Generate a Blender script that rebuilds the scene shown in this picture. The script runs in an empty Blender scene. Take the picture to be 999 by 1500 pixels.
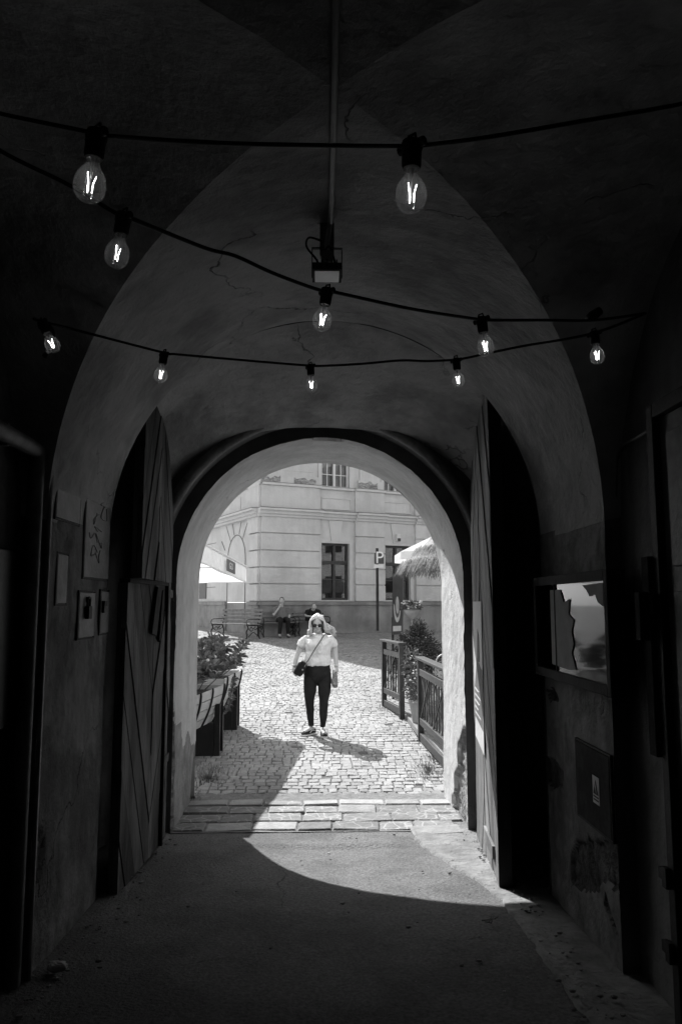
import bpy, bmesh, math, random
from mathutils import Vector, Matrix, noise
random.seed(11)
R = math.radians
V = Vector
sc = bpy.context.scene
col = sc.collection
CZ = 1.80            # eye height above the threshold; everything below is written relative to the eye

# ------------------------------------------------------------------ camera model
F = 1125.0; PX = 499.5; PY = 750.0
TILT = math.atan(135.0 / F)
YAW = math.atan(29.5 / F / math.cos(TILT))
def ray(px, py):
    x = (px - PX) / F; y = -(py - PY) / F
    Y = math.cos(TILT) - y * math.sin(TILT); Z = math.sin(TILT) + y * math.cos(TILT)
    c, s = math.cos(YAW), math.sin(YAW)
    return V((x * c + Y * s, -x * s + Y * c, Z))
def at(px, py, Y):
    r = ray(px, py); return r * (Y / r.y)
def lerp(a, b, t): return a + (b - a) * t
def interp(x, pts):
    if x <= pts[0][0]: return pts[0][1]
    for (a, va), (b, vb) in zip(pts, pts[1:]):
        if x <= b: return lerp(va, vb, (x - a) / (b - a))
    return pts[-1][1]
def gz(Y):           # ground height along the passage and the square
    return interp(Y, [(-20, -0.56), (6.5, -1.805), (7.6, -1.80), (10.6, -1.745), (25.7, -1.05), (29, -0.90), (40, -0.6)])
def ground_at(px, py):
    r = ray(px, py); k = 3.0
    for _ in range(60):
        k = gz((r * k).y) / r.z
    return r * k

# ------------------------------------------------------------------ materials
MATS = {}
def pmat(name, c0, c1=None, scale=6.0, rough=0.85, bump=0.0, bscale=40.0, stretch=(1, 1, 1), stain=0.0, sscale=0.8,
         cracks=0.0, crscale=0.9, metal=0.0, spec=0.3, tone=False, detail=6.0, drips=0.0, veins=0.0):
    m = bpy.data.materials.new(name); m.use_nodes = True
    n = m.node_tree.nodes; l = m.node_tree.links
    b = n['Principled BSDF']; b.inputs['Roughness'].default_value = rough
    b.inputs['Metallic'].default_value = metal
    b.inputs['Specular IOR Level'].default_value = spec
    c1 = c0 if c1 is None else c1
    g = n.new('ShaderNodeNewGeometry'); mp = n.new('ShaderNodeMapping'); mp.inputs['Scale'].default_value = stretch
    l.new(g.outputs['Position'], mp.inputs['Vector'])
    def nz(s, d=detail, vec=None, rg=0.6):
        t = n.new('ShaderNodeTexNoise'); t.inputs['Scale'].default_value = s; t.inputs['Detail'].default_value = d
        t.inputs['Roughness'].default_value = rg
        l.new(vec or mp.outputs['Vector'], t.inputs['Vector']); return t.outputs['Fac']
    def ramp(src, a, va, bb, vb):
        r = n.new('ShaderNodeMapRange'); r.inputs[1].default_value = a; r.inputs[2].default_value = bb
        r.inputs[3].default_value = va; r.inputs[4].default_value = vb; l.new(src, r.inputs[0]); return r.outputs[0]
    def mul(a, b_):
        r = n.new('ShaderNodeMath'); r.operation = 'MULTIPLY'; l.new(a, r.inputs[0])
        if isinstance(b_, float): r.inputs[1].default_value = b_
        else: l.new(b_, r.inputs[1])
        return r.outputs[0]
    val = ramp(nz(scale), 0.32, c0, 0.68, c1)
    if stain > 0:
        val = mul(val, ramp(nz(sscale, 4.0, rg=0.7), 0.42, 1.0 - stain, 0.56, 1.0))
    if drips > 0:
        mp2 = n.new('ShaderNodeMapping'); mp2.inputs['Scale'].default_value = (5, 5, 0.35)
        l.new(g.outputs['Position'], mp2.inputs['Vector'])
        val = mul(val, ramp(nz(1.0, 5.0, mp2.outputs['Vector']), 0.40, 1.0 - drips, 0.6, 1.0))
    hsrc = nz(bscale, 8.0)
    if cracks > 0:
        wv = n.new('ShaderNodeTexNoise'); wv.inputs['Scale'].default_value = 2.2; wv.inputs['Detail'].default_value = 6
        l.new(mp.outputs['Vector'], wv.inputs['Vector'])
        mx = n.new('ShaderNodeMixRGB'); mx.inputs[0].default_value = 0.42
        l.new(mp.outputs['Vector'], mx.inputs[1]); l.new(wv.outputs['Color'], mx.inputs[2])
        vo = n.new('ShaderNodeTexVoronoi'); vo.feature = 'DISTANCE_TO_EDGE'; vo.inputs['Scale'].default_value = crscale
        l.new(mx.outputs[0], vo.inputs['Vector'])
        line = ramp(vo.outputs['Distance'], 0.0006, 1.0, 0.0042, 0.0)
        mask = ramp(nz(1.3, 3.0), 0.5, 0.0, 0.62, 1.0)
        lm = mul(line, mask)
        inv = n.new('ShaderNodeMath'); inv.operation = 'MULTIPLY_ADD'; inv.inputs[1].default_value = -cracks; inv.inputs[2].default_value = 1.0
        l.new(lm, inv.inputs[0]); val = mul(val, inv.outputs[0])
        hh = n.new('ShaderNodeMath'); hh.operation = 'SUBTRACT'; l.new(hsrc, hh.inputs[0]); l.new(mul(lm, 0.4), hh.inputs[1]); hsrc = hh.outputs[0]
    if veins > 0:                  # pale mortar veins between irregular pieces of stone
        wv = n.new('ShaderNodeTexNoise'); wv.inputs['Scale'].default_value = 5.0; l.new(mp.outputs['Vector'], wv.inputs['Vector'])
        mx = n.new('ShaderNodeMixRGB'); mx.inputs[0].default_value = 0.06; l.new(mp.outputs['Vector'], mx.inputs[1]); l.new(wv.outputs['Color'], mx.inputs[2])
        vo = n.new('ShaderNodeTexVoronoi'); vo.feature = 'DISTANCE_TO_EDGE'; vo.inputs['Scale'].default_value = veins; l.new(mx.outputs[0], vo.inputs['Vector'])
        ln = ramp(vo.outputs['Distance'], 0.02, 1.0, 0.075, 0.0); ln = mul(ln, ramp(nz(3.0, 2.0), 0.38, 0.15, 0.52, 1.0))
        mm = n.new('ShaderNodeMath'); mm.operation = 'MULTIPLY_ADD'; mm.inputs[2].default_value = 0.0; l.new(ln, mm.inputs[0]); mm.inputs[1].default_value = 0.17
        ad = n.new('ShaderNodeMath'); ad.operation = 'ADD'; l.new(val, ad.inputs[0]); l.new(mm.outputs[0], ad.inputs[1]); val = ad.outputs[0]
    if tone:
        a = n.new('ShaderNodeAttribute'); a.attribute_name = 'tone'; val = mul(val, a.outputs['Fac'])
    cb = n.new('ShaderNodeCombineColor')
    for i in range(3): l.new(val, cb.inputs[i])
    l.new(cb.outputs[0], b.inputs['Base Color'])
    if bump > 0:
        bp = n.new('ShaderNodeBump'); bp.inputs['Strength'].default_value = 1.0; bp.inputs['Distance'].default_value = bump
        l.new(hsrc, bp.inputs['Height']); l.new(bp.outputs[0], b.inputs['Normal'])
    MATS[name] = m; return m
def emat(name, v, s):
    m = bpy.data.materials.new(name); m.use_nodes = True; b = m.node_tree.nodes['Principled BSDF']
    b.inputs['Base Color'].default_value = (v, v, v, 1); b.inputs['Emission Color'].default_value = (1, 1, 1, 1)
    b.inputs['Emission Strength'].default_value = s; MATS[name] = m; return m
def glassmat(name, ior=1.5, tint=0.95, rough=0.02, refl=1.0, haze=0.0):   # thin clear glass: see-through with Fresnel reflection
    m = bpy.data.materials.new(name); m.use_nodes = True; n = m.node_tree.nodes; l = m.node_tree.links
    n.remove(n['Principled BSDF']); o = n['Material Output']
    t = n.new('ShaderNodeBsdfTransparent'); t.inputs[0].default_value = (tint, tint, tint, 1)
    gl = n.new('ShaderNodeBsdfGlossy'); gl.inputs['Roughness'].default_value = rough
    fr = n.new('ShaderNodeFresnel'); fr.inputs[0].default_value = ior
    mx = n.new('ShaderNodeMixShader'); mu = n.new('ShaderNodeMath'); mu.operation = 'MULTIPLY'; mu.inputs[1].default_value = refl; l.new(fr.outputs[0], mu.inputs[0])
    l.new(mu.outputs[0], mx.inputs[0]); l.new(t.outputs[0], mx.inputs[1]); l.new(gl.outputs[0], mx.inputs[2]); out = mx.outputs[0]
    if haze > 0:
        d = n.new('ShaderNodeBsdfTranslucent'); d.inputs[0].default_value = (1, 1, 1, 1); m2 = n.new('ShaderNodeMixShader'); m2.inputs[0].default_value = haze
        l.new(out, m2.inputs[1]); l.new(d.outputs[0], m2.inputs[2]); out = m2.outputs[0]
    l.new(out, o.inputs['Surface']); MATS[name] = m; return m
def canvasmat(name, v, tr):   # sun umbrella cloth, lets some light through
    m = bpy.data.materials.new(name); m.use_nodes = True; n = m.node_tree.nodes; l = m.node_tree.links
    n.remove(n['Principled BSDF']); o = n['Material Output']
    d = n.new('ShaderNodeBsdfDiffuse'); d.inputs[0].default_value = (v, v, v, 1)
    t = n.new('ShaderNodeBsdfTranslucent'); t.inputs[0].default_value = (v, v, v, 1)
    mx = n.new('ShaderNodeMixShader'); mx.inputs[0].default_value = tr
    g = n.new('ShaderNodeNewGeometry'); no = n.new('ShaderNodeTexNoise'); no.inputs['Scale'].default_value = 3.0
    l.new(g.outputs['Position'], no.inputs['Vector'])
    bp = n.new('ShaderNodeBump'); bp.inputs['Distance'].default_value = 0.06; l.new(no.outputs['Fac'], bp.inputs['Height'])
    l.new(bp.outputs[0], d.inputs['Normal']); l.new(bp.outputs[0], t.inputs['Normal'])
    l.new(d.outputs[0], mx.inputs[1]); l.new(t.outputs[0], mx.inputs[2]); l.new(mx.outputs[0], o.inputs['Surface'])
    MATS[name] = m; return m

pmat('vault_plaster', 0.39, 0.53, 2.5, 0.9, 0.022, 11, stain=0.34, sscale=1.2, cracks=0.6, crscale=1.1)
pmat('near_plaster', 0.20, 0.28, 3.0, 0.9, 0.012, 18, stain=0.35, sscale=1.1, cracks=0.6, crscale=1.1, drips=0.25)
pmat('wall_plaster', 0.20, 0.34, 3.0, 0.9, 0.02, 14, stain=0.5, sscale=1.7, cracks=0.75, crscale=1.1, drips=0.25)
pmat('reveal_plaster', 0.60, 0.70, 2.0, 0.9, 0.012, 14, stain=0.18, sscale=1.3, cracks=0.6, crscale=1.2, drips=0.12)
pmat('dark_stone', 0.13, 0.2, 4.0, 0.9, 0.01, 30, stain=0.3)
pmat('rubble', 0.28, 0.52, 9.0, 0.95, 0.05, 12, stain=0.4, sscale=4)
pmat('facade_plaster', 0.68, 0.77, 0.9, 0.9, 0.006, 20, stain=0.13, sscale=0.7, drips=0.05)
pmat('facade_trim', 0.66, 0.74, 1.5, 0.9, 0.004, 30, drips=0.05)
pmat('plinth_stone', 0.28, 0.38, 1.6, 0.9, 0.006, 25, stain=0.2, drips=0.08)
pmat('groove', 0.20, 0.28, 4.0, 0.95)
pmat('old_brick', 0.25, 0.62, 14.0, 0.95, 0.03, 16, stretch=(1, 1, 2.6), stain=0.4, sscale=5)
pmat('roof_tile', 0.12, 0.2, 6.0, 0.85)
pmat('asphalt', 0.125, 0.25, 55.0, 0.9, 0.016, 60, stain=0.30, sscale=1.3, detail=4.0, cracks=0.5, crscale=0.7)
pmat('concrete', 0.20, 0.33, 9.0, 0.92, 0.02, 22, stain=0.25, sscale=2.2, cracks=0.6, crscale=1.6)
pmat('dark_rubble', 0.05, 0.17, 9.0, 0.95, 0.05, 12, stain=0.5, sscale=4)
pmat('shaded_door_wood', 0.08, 0.17, 5.0, 0.85, 0.014, 30, stretch=(1, 1, 0.25), stain=0.45, sscale=2.5, tone=True)  # darker copy of the door wood, the left leaf's shade put into the colour
pmat('dim_paper', 0.22, 0.32, 8.0, 0.8, 0.004, 12)
pmat('sett', 0.26, 0.38, 12.0, 0.75, 0.012, 45, tone=True, stain=0.15, sscale=0.7)
pmat('joint', 0.10, 0.18, 20.0, 0.95, 0.02, 40)
pmat('slab', 0.30, 0.44, 9.0, 0.8, 0.012, 35, tone=True)
pmat('veined_stone', 0.17, 0.27, 9.0, 0.8, 0.01, 35, tone=True, veins=10.0)
pmat('mortar', 0.16, 0.28, 16.0, 0.95, 0.02, 40)
pmat('ground', 0.26, 0.40, 3.0, 0.95, 0.03, 9, stain=0.2)
pmat('door_wood', 0.22, 0.36, 5.0, 0.8, 0.010, 30, stretch=(1, 1, 0.25), stain=0.3, sscale=2.5, tone=True)  # lighter copy for the right leaf, its sunlight put into the colour
pmat('dark_wood', 0.018, 0.04, 8.0, 0.8, 0.004, 40, stretch=(1, 1, 0.3), spec=0.12)
pmat('fence_wood', 0.03, 0.06, 9.0, 0.55, 0.004, 40)
pmat('slat_wood', 0.5, 0.62, 7.0, 0.6, 0.003, 40)
pmat('bench_wood', 0.16, 0.26, 9.0, 0.55, 0.003, 40)
pmat('black_paint', 0.012, 0.022, 10.0, 0.45, 0.002, 60)
pmat('iron', 0.02, 0.04, 20.0, 0.65, 0.003, 60, spec=0.2)
pmat('rubber', 0.012, 0.018, 30.0, 0.6)
pmat('steel', 0.30, 0.38, 20.0, 0.45, 0.001, 60, metal=0.6)
pmat('painted_metal', 0.14, 0.21, 6.0, 0.5, 0.003, 30, stain=0.3, sscale=3)
pmat('grey_metal', 0.09, 0.14, 6.0, 0.55, 0.004, 25, stain=0.35, sscale=3)
pmat('white_paint', 0.72, 0.8, 6.0, 0.55)
pmat('dull_dark', 0.045, 0.075, 7.0, 0.9, 0.004, 30, stain=0.3, sscale=4, spec=0.04)
pmat('graffiti', 0.13, 0.17, 9.0, 0.6)
pmat('dark_paint', 0.05, 0.07, 8.0, 0.5)
pmat('paper', 0.62, 0.74, 8.0, 0.8, 0.004, 12)
pmat('torn_paper', 0.60, 0.82, 3.0, 0.8, 0.008, 9)
pmat('ink', 0.05, 0.09, 30.0, 0.8)
pmat('pale_ink', 0.14, 0.18, 30.0, 0.8)
pmat('thatch', 0.16, 0.36, 30.0, 0.9, tone=True)
pmat('leaf', 0.12, 0.22, 12.0, 0.45, tone=True, spec=0.5)
pmat('dark_leaf', 0.035, 0.085, 12.0, 0.6, tone=True)
pmat('petal', 0.7, 0.8, 12.0, 0.7)
pmat('damp_plaster', 0.26, 0.38, 5.0, 0.85, 0.012, 20, stain=0.3, sscale=3)
pmat('soil', 0.04, 0.07, 30.0, 0.95, 0.02, 40)
pmat('clay', 0.30, 0.38, 8.0, 0.8)
pmat('stem', 0.08, 0.13, 20.0, 0.8)
pmat('skin', 0.50, 0.56, 12.0, 0.55, 0.001, 80)
pmat('shirt', 0.74, 0.82, 6.0, 0.85, 0.012, 14)
pmat('denim', 0.012, 0.022, 10.0, 0.85, 0.006, 25)
pmat('hair', 0.48, 0.74, 30.0, 0.45, 0.004, 70, stretch=(1, 1, 0.2), spec=0.5)
pmat('dark_hair', 0.05, 0.09, 40.0, 0.6)
pmat('grey_shirt', 0.17, 0.22, 6.0, 0.85, 0.012, 14)
pmat('black_cloth', 0.015, 0.025, 6.0, 0.85, 0.01, 14)
pmat('leather', 0.012, 0.022, 20.0, 0.35, 0.003, 60)
pmat('crumple', 0.20, 0.34, 30.0, 0.7, 0.02, 40)
pmat('curtain', 0.45, 0.6, 10.0, 0.9, 0.03, 9, stretch=(1, 1, 0.05))
pmat('room_dark', 0.02, 0.035, 3.0, 0.9)
glassmat('bulb_glass', 1.5, 1.0, 0.03, 0.3, 0.05)
glassmat('pane_glass', 1.75, 0.9, 0.01)
glassmat('board_glass', 1.33, 0.97, 0.05)
pmat('lens', 0.7, 0.8, 9.0, 0.22, spec=1.0)
emat('filament', 1.0, 8.0)
canvasmat('canvas', 0.86, 0.5)

# ------------------------------------------------------------------ mesh builder
class MB:
    def __init__(s): s.v = []; s.f = []; s.m = []; s.t = []; s.cur = 0; s.tn = 1.0
    def face(s, idx): s.f.append(tuple(idx)); s.m.append(s.cur); s.t.append(s.tn)
    def add(s, pts):
        i = len(s.v); s.v.extend([tuple(p) for p in pts]); return i
    def quad(s, a, b, c, d):
        i = s.add((a, b, c, d)); s.face((i, i + 1, i + 2, i + 3))
    def box(s, c, size, M=None):
        c = V(c); hx, hy, hz = size[0] / 2, size[1] / 2, size[2] / 2
        ps = [V((x, y, z)) for x in (-hx, hx) for y in (-hy, hy) for z in (-hz, hz)]
        if M is not None: ps = [M @ p for p in ps]
        i = s.add([c + p for p in ps])
        for q in ((0, 1, 3, 2), (4, 6, 7, 5), (0, 4, 5, 1), (2, 3, 7, 6), (0, 2, 6, 4), (1, 5, 7, 3)): s.face([i + k for k in q])
    def boxm(s, a, b): s.box([(a[i] + b[i]) / 2 for i in range(3)], [abs(b[i] - a[i]) for i in range(3)])
    def fbox(s, o, u, w, n, a, b):   # box in a frame: u along, w up, n out; a,b = (u,w,n) corners
        ps = [V(o) + V(u) * x + V(w) * y + V(n) * z for x in (a[0], b[0]) for y in (a[1], b[1]) for z in (a[2], b[2])]
        i = s.add(ps)
        for q in ((0, 1, 3, 2), (4, 6, 7, 5), (0, 4, 5, 1), (2, 3, 7, 6), (0, 2, 6, 4), (1, 5, 7, 3)): s.face([i + k for k in q])
    def prism(s, pts, d):            # polygon (3D points) extruded by d
        pts = [V(p) for p in pts]; d = V(d); n = len(pts)
        i = s.add(pts + [p + d for p in pts])
        s.face(range(i, i + n)); s.face(reversed(range(i + n, i + 2 * n)))
        for k in range(n): s.face((i + k, i + n + k, i + n + (k + 1) % n, i + (k + 1) % n))
    def tube(s, pts, r, n=8, flat=1.0):
        pts = [V(p) for p in pts]
        if len(pts) < 2: return
        rs = r if isinstance(r, (list, tuple)) else [r] * len(pts)
        d0 = (pts[1] - pts[0]).normalized(); up = V((0, 0, 1)) if abs(d0.z) < 0.9 else V((0, 1, 0))
        x = d0.cross(up).normalized(); rows = []
        for k, p in enumerate(pts):
            d = (pts[min(k + 1, len(pts) - 1)] - pts[max(k - 1, 0)]).normalized()
            x = (x - d * x.dot(d)); x = x.normalized() if x.length > 1e-6 else d.orthogonal().normalized(); y = d.cross(x)
            rows.append(s.add([p + x * math.cos(2 * math.pi * q / n) * rs[k] + y * math.sin(2 * math.pi * q / n) * rs[k] * flat for q in range(n)]))
        for a, b in zip(rows, rows[1:]):
            for q in range(n): s.face((a + q, a + (q + 1) % n, b + (q + 1) % n, b + q))
        s.face(reversed(range(rows[0], rows[0] + n))); s.face(range(rows[-1], rows[-1] + n))
    def loft(s, rings, n=14):        # horizontal elliptical rings (center, rx, ry)
        rows = []
        for c, rx, ry in rings:
            rows.append(s.add([V(c) + V((math.cos(2 * math.pi * q / n) * rx, math.sin(2 * math.pi * q / n) * ry, 0)) for q in range(n)]))
        for a, b in zip(rows, rows[1:]):
            for q in range(n): s.face((a + q, a + (q + 1) % n, b + (q + 1) % n, b + q))
        s.face(reversed(range(rows[0], rows[0] + n))); s.face(range(rows[-1], rows[-1] + n))
    def ell(s, c, r, n=12, m=8, M=None):
        c = V(c); rows = []
        for j in range(1, m):
            t = math.pi * j / m
            ring = [V((math.sin(t) * math.cos(2 * math.pi * q / n) * r[0], math.sin(t) * math.sin(2 * math.pi * q / n) * r[1], math.cos(t) * r[2])) for q in range(n)]
            if M is not None: ring = [M @ p for p in ring]
            rows.append(s.add([c + p for p in ring]))
        e = V((0, 0, r[2])); e = M @ e if M is not None else e
        a = s.add([c + e]); b = s.add([c - e])
        for q in range(n):
            s.face((a, rows[0] + q, rows[0] + (q + 1) % n)); s.face((b, rows[-1] + (q + 1) % n, rows[-1] + q))
        for x, y in zip(rows, rows[1:]):
            for q in range(n): s.face((x + q, y + q, y + (q + 1) % n, x + (q + 1) % n))
    def lathe(s, prof, o=(0, 0, 0), n=16, M=None):   # profile (r,z)
        o = V(o); rows = []
        for r, z in prof:
            ring = [V((r * math.cos(2 * math.pi * q / n), r * math.sin(2 * math.pi * q / n), z)) for q in range(n)]
            if M is not None: ring = [M @ p for p in ring]
            rows.append(s.add([o + p for p in ring]))
        for a, b in zip(rows, rows[1:]):
            for q in range(n): s.face((a + q, a + (q + 1) % n, b + (q + 1) % n, b + q))
        s.face(reversed(range(rows[0], rows[0] + n))); s.face(range(rows[-1], rows[-1] + n))
    def grid(s, fn, us, vs, matfn=None):
        i = s.add([fn(u, v) for u in us for v in vs]); nv = len(vs)
        for a in range(len(us) - 1):
            for b in range(nv - 1):
                if matfn: s.cur = matfn((us[a] + us[a + 1]) / 2, (vs[b] + vs[b + 1]) / 2)
                s.face((i + a * nv + b, i + (a + 1) * nv + b, i + (a + 1) * nv + b + 1, i + a * nv + b + 1))
        s.cur = 0
    def build(s, name, mats, parent=None, smooth=False, sharp=None, bevel=0.0):
        me = bpy.data.meshes.new(name); me.from_pydata(s.v, [], s.f)
        mats = mats if isinstance(mats, (list, tuple)) else [mats]
        for m in mats: me.materials.append(MATS[m])
        me.polygons.foreach_set('material_index', s.m)
        at_ = me.attributes.new('tone', 'FLOAT', 'FACE'); at_.data.foreach_set('value', s.t)
        if smooth:
            me.polygons.foreach_set('use_smooth', [True] * len(s.f))
        bm = bmesh.new(); bm.from_mesh(me); bmesh.ops.recalc_face_normals(bm, faces=bm.faces); bm.to_mesh(me); bm.free()
        if smooth and sharp: me.set_sharp_from_angle(angle=R(sharp))
        me.update()
        o = bpy.data.objects.new(name, me); col.objects.link(o)
        if parent is not None: o.parent = parent
        if bevel > 0:
            bv = o.modifiers.new('bevel', 'BEVEL'); bv.width = bevel; bv.segments = 2; bv.limit_method = 'ANGLE'
        return o
def frange(a, b, st):
    n = max(1, int(round(abs((b - a) / st)))); return [a + (b - a) * i / n for i in range(n + 1)]
def tag(o, label=None, cat=None, group=None, kind=None):
    if label: o['label'] = label
    if cat: o['category'] = cat
    if group: o['group'] = group
    if kind: o['kind'] = kind
    return o
def thing(name, label, cat, loc=(0, 0, 0), rz=0.0, group=None):
    o = bpy.data.objects.new(name, None); col.objects.link(o); o.empty_display_size = 0.1
    o.location = loc; o.rotation_euler = (0, 0, rz); return tag(o, label, cat, group)
def copy_tree(o, parent=None):
    c = o.copy(); col.objects.link(c)
    if parent is not None: c.parent = parent
    for ch in list(o.children): copy_tree(ch, c)
    return c
def remesh(o, vs, it=4):
    m = o.modifiers.new('r', 'REMESH'); m.mode = 'VOXEL'; m.voxel_size = vs; m.use_smooth_shade = True
    if it:
        k = o.modifiers.new('s', 'SMOOTH'); k.iterations = it; k.factor = 0.5
    return o
CLOUD = bpy.data.textures.new('folds', 'CLOUDS'); CLOUD.noise_scale = .11; CLOUD.noise_depth = 2
def folds(o, k):
    d = o.modifiers.new('folds', 'DISPLACE'); d.texture = CLOUD; d.texture_coords = 'LOCAL'; d.strength = k; d.mid_level = .5
    return o
def nz(p, s=1.0): return noise.noise(V(p) * s)
def inpoly(x, y, poly):
    c = False; j = len(poly) - 1
    for i in range(len(poly)):
        (xi, yi), (xj, yj) = poly[i], poly[j]
        if (yi > y) != (yj > y) and x < (xj - xi) * (y - yi) / (yj - yi) + xi: c = not c
        j = i
    return c
def text_mesh(body, size, name, mat, parent, origin, xdir, ydir, depth=0.002):
    cu = bpy.data.curves.new(name, 'FONT'); cu.body = body; cu.size = size; cu.extrude = depth; cu.align_x = 'CENTER'; cu.align_y = 'CENTER'
    ob = bpy.data.objects.new(name, cu); col.objects.link(ob)
    me = bpy.data.meshes.new_from_object(ob.evaluated_get(bpy.context.evaluated_depsgraph_get()))
    bpy.data.objects.remove(ob); bpy.data.curves.remove(cu)
    x = V(xdir).normalized(); y = V(ydir).normalized(); z = x.cross(y)
    for v in me.vertices: v.co = V(origin) + x * v.co.x + y * v.co.y + z * v.co.z
    me.materials.clear(); me.materials.append(MATS[mat])
    o = bpy.data.objects.new(name, me); col.objects.link(o)
    if parent is not None: o.parent = parent
    return o

# ------------------------------------------------------------------ gate building
gate = thing('gate_building', 'old vaulted gate building whose dark passage with plaster vault leads out to the square', 'building')
CX0 = 0.035; HB = 1.335; SP = 0.40; LY = 2.06; GK = 1.20; LH = HB * GK
XL, XR = CX0 - HB, CX0 + HB
def zbar(X, Y):
    H = 1.08 + (0.12 * (Y - LY) if Y > LY else 0.20 * min(1.2, LY - Y))
    q = (X - CX0) / HB
    return SP + H * math.sqrt(max(0.0, 1 - q * q))
GN = 0.86; LN = HB * GN   # plan of the near pair of groins
def zcell(X, Y):                # side cell of the near groin vault; it climbs a little towards the side wall
    d = (Y - LY) / GK if Y > LY else (LY - Y) / GN
    return zbar(CX0 + d, Y) + 0.17 * max(0.0, abs(X - CX0) - d)
def zA(X, Y):
    if -LN <= Y - LY <= LH and abs(X - CX0) >= ((Y - LY) / GK if Y > LY else (LY - Y) / GN) - 1e-6: return zcell(X, Y)
    return zbar(X, Y)
NL, NR = -1.43, 1.45            # side walls of the near bay
mb = MB()
un = [HB * math.sin(math.pi / 2 * k / 56) for k in range(57)]
xk = [-1.47, -1.40] + [-q for q in un[::-1]][:-1] + un + [1.38, 1.43]
yk = frange(-6, LY - LN, .12)[:-1] + [LY - GN * q for q in un[::-1]][:-1] + [LY + GK * q for q in un] + frange(LY + LH, 4.75, .03)[1:]
def fA(x, y):
    z = zA(x, y)
    return V((x, y, z + 0.010 * nz((x, y, 0), 1.6) + 0.004 * nz((x, y, 4), 6)))
i0 = mb.add([fA(CX0 + x, y) for x in xk for y in yk]); ny = len(yk)
for a in range(len(xk) - 1):
    for b in range(ny - 1):
        p, q, r_, t = i0 + a * ny + b, i0 + (a + 1) * ny + b, i0 + (a + 1) * ny + b + 1, i0 + a * ny + b + 1
        if (xk[a] + xk[a + 1]) * ((yk[b] + yk[b + 1]) / 2 - LY) > 0: mb.face((p, q, r_)); mb.face((p, r_, t))
        else: mb.face((p, q, t)); mb.face((q, r_, t))
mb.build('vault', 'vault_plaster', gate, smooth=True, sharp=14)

def wall_grid(name, mats, X, y0, y1, ztop, step=0.035, patches=(), depth=0.03, n_in=1, seed=0):
    """plaster wall in the plane x = X; patches are polygons in (y,z) where the plaster has come off. n_in = +1: the room is towards +x"""
    m = MB()
    ys = frange(y0, y1, step)
    def inp(y, z):
        dy = 0.025 * nz((y, z, seed), 9) + 0.012 * nz((y, z, seed + 5), 26); dz = 0.025 * nz((z, y, seed + 3), 9)
        return any(inpoly(y + dy, z + dz, p) for p in patches)
    def fn(y, t):
        z0 = gz(y) - 0.05; z1 = ztop(y) if callable(ztop) else ztop
        z = z0 + (z1 - z0) * t
        d = 0.010 * nz((y, z, seed), 1.7) + 0.004 * nz((y, z, seed), 7)
        if patches and inp(y, z): d -= depth + 0.02 * abs(nz((y, z, seed + 9), 14))
        return V((X + n_in * d, y, z))
    ts = frange(0, 1, step / 2.3)
    def mf(y, t):
        if not patches: return 0
        z0 = gz(y) - 0.05; z1 = ztop(y) if callable(ztop) else ztop
        return 1 if inp(y, z0 + (z1 - z0) * t) else 0
    m.grid(fn, ys, ts, mf)
    return m.build(name, mats, gate, smooth=True, sharp=50)
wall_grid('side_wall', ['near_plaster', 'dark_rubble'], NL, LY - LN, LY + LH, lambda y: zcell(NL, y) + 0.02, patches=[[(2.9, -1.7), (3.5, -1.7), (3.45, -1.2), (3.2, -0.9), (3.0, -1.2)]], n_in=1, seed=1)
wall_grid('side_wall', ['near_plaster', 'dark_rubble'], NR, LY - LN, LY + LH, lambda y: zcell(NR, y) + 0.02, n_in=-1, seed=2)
wall_grid('pier', ['wall_plaster', 'dark_rubble'], XL, LY + LH, 4.75, SP + 0.03, patches=[[(3.68, -1.30), (3.78, -1.28), (3.84, -1.10), (3.78, -1.02), (3.68, -1.06)]], n_in=1, seed=3, depth=0.012, step=0.025)
def yz(px, py, X):
    r = ray(px, py); p = r * (X / r.x); return (p.y, p.z)
pr = [[yz(*q, XR) for q in ((905, 1228), (930, 1235), (932, 1262), (915, 1275))], [yz(*q, XR) for q in ((800, 1010), (812, 1008), (818, 1022), (806, 1028))], [yz(*q, XR) for q in ((848, 1235), (900, 1228), (925, 1242), (918, 1270), (905, 1303), (880, 1290), (868, 1308), (838, 1300), (835, 1250))],
      [yz(*q, XR) for q in ((800, 1108), (812, 1112), (826, 1135), (823, 1153), (806, 1156), (797, 1135))],
      [yz(*q, XR) for q in ((885, 1310), (893, 1330), (905, 1365), (899, 1362), (884, 1332))],
      [yz(*q, XR) for q in ((940, 1360), (950, 1385), (944, 1392))]]
wall_grid('pier', ['wall_plaster', 'dark_rubble'], XR, LY + LH, 4.75, SP + 0.03, patches=pr, n_in=-1, seed=4, step=0.02, depth=0.012)
wall_grid('pier', 'wall_plaster', XL, -6, LY - LN, SP + 0.03, n_in=1, seed=5, step=0.1)
wall_grid('pier', 'wall_plaster', XR, -6, LY - LN, SP + 0.03, n_in=-1, seed=6, step=0.1)
for (xa, xb) in ((NL - 0.02, XL - 0.001), (XR + 0.001, NR + 0.02)):
    for y in (LY + LH, LY - LN):
        zb_ = gz(y) - 0.05
        m = MB(); m.quad((xa, y, zb_), (xb, y, zb_), (xb, y, SP + 0.03), (xa, y, SP + 0.03)); m.build('pier_return', 'near_plaster', gate)
m = MB(); m.boxm((-1.6, -6.2, -2.2), (1.6, -6.0, 2.0)); m.build('back_light_block', 'wall_plaster', gate)  # unseen wall added behind the camera to keep light out of the passage

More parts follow.
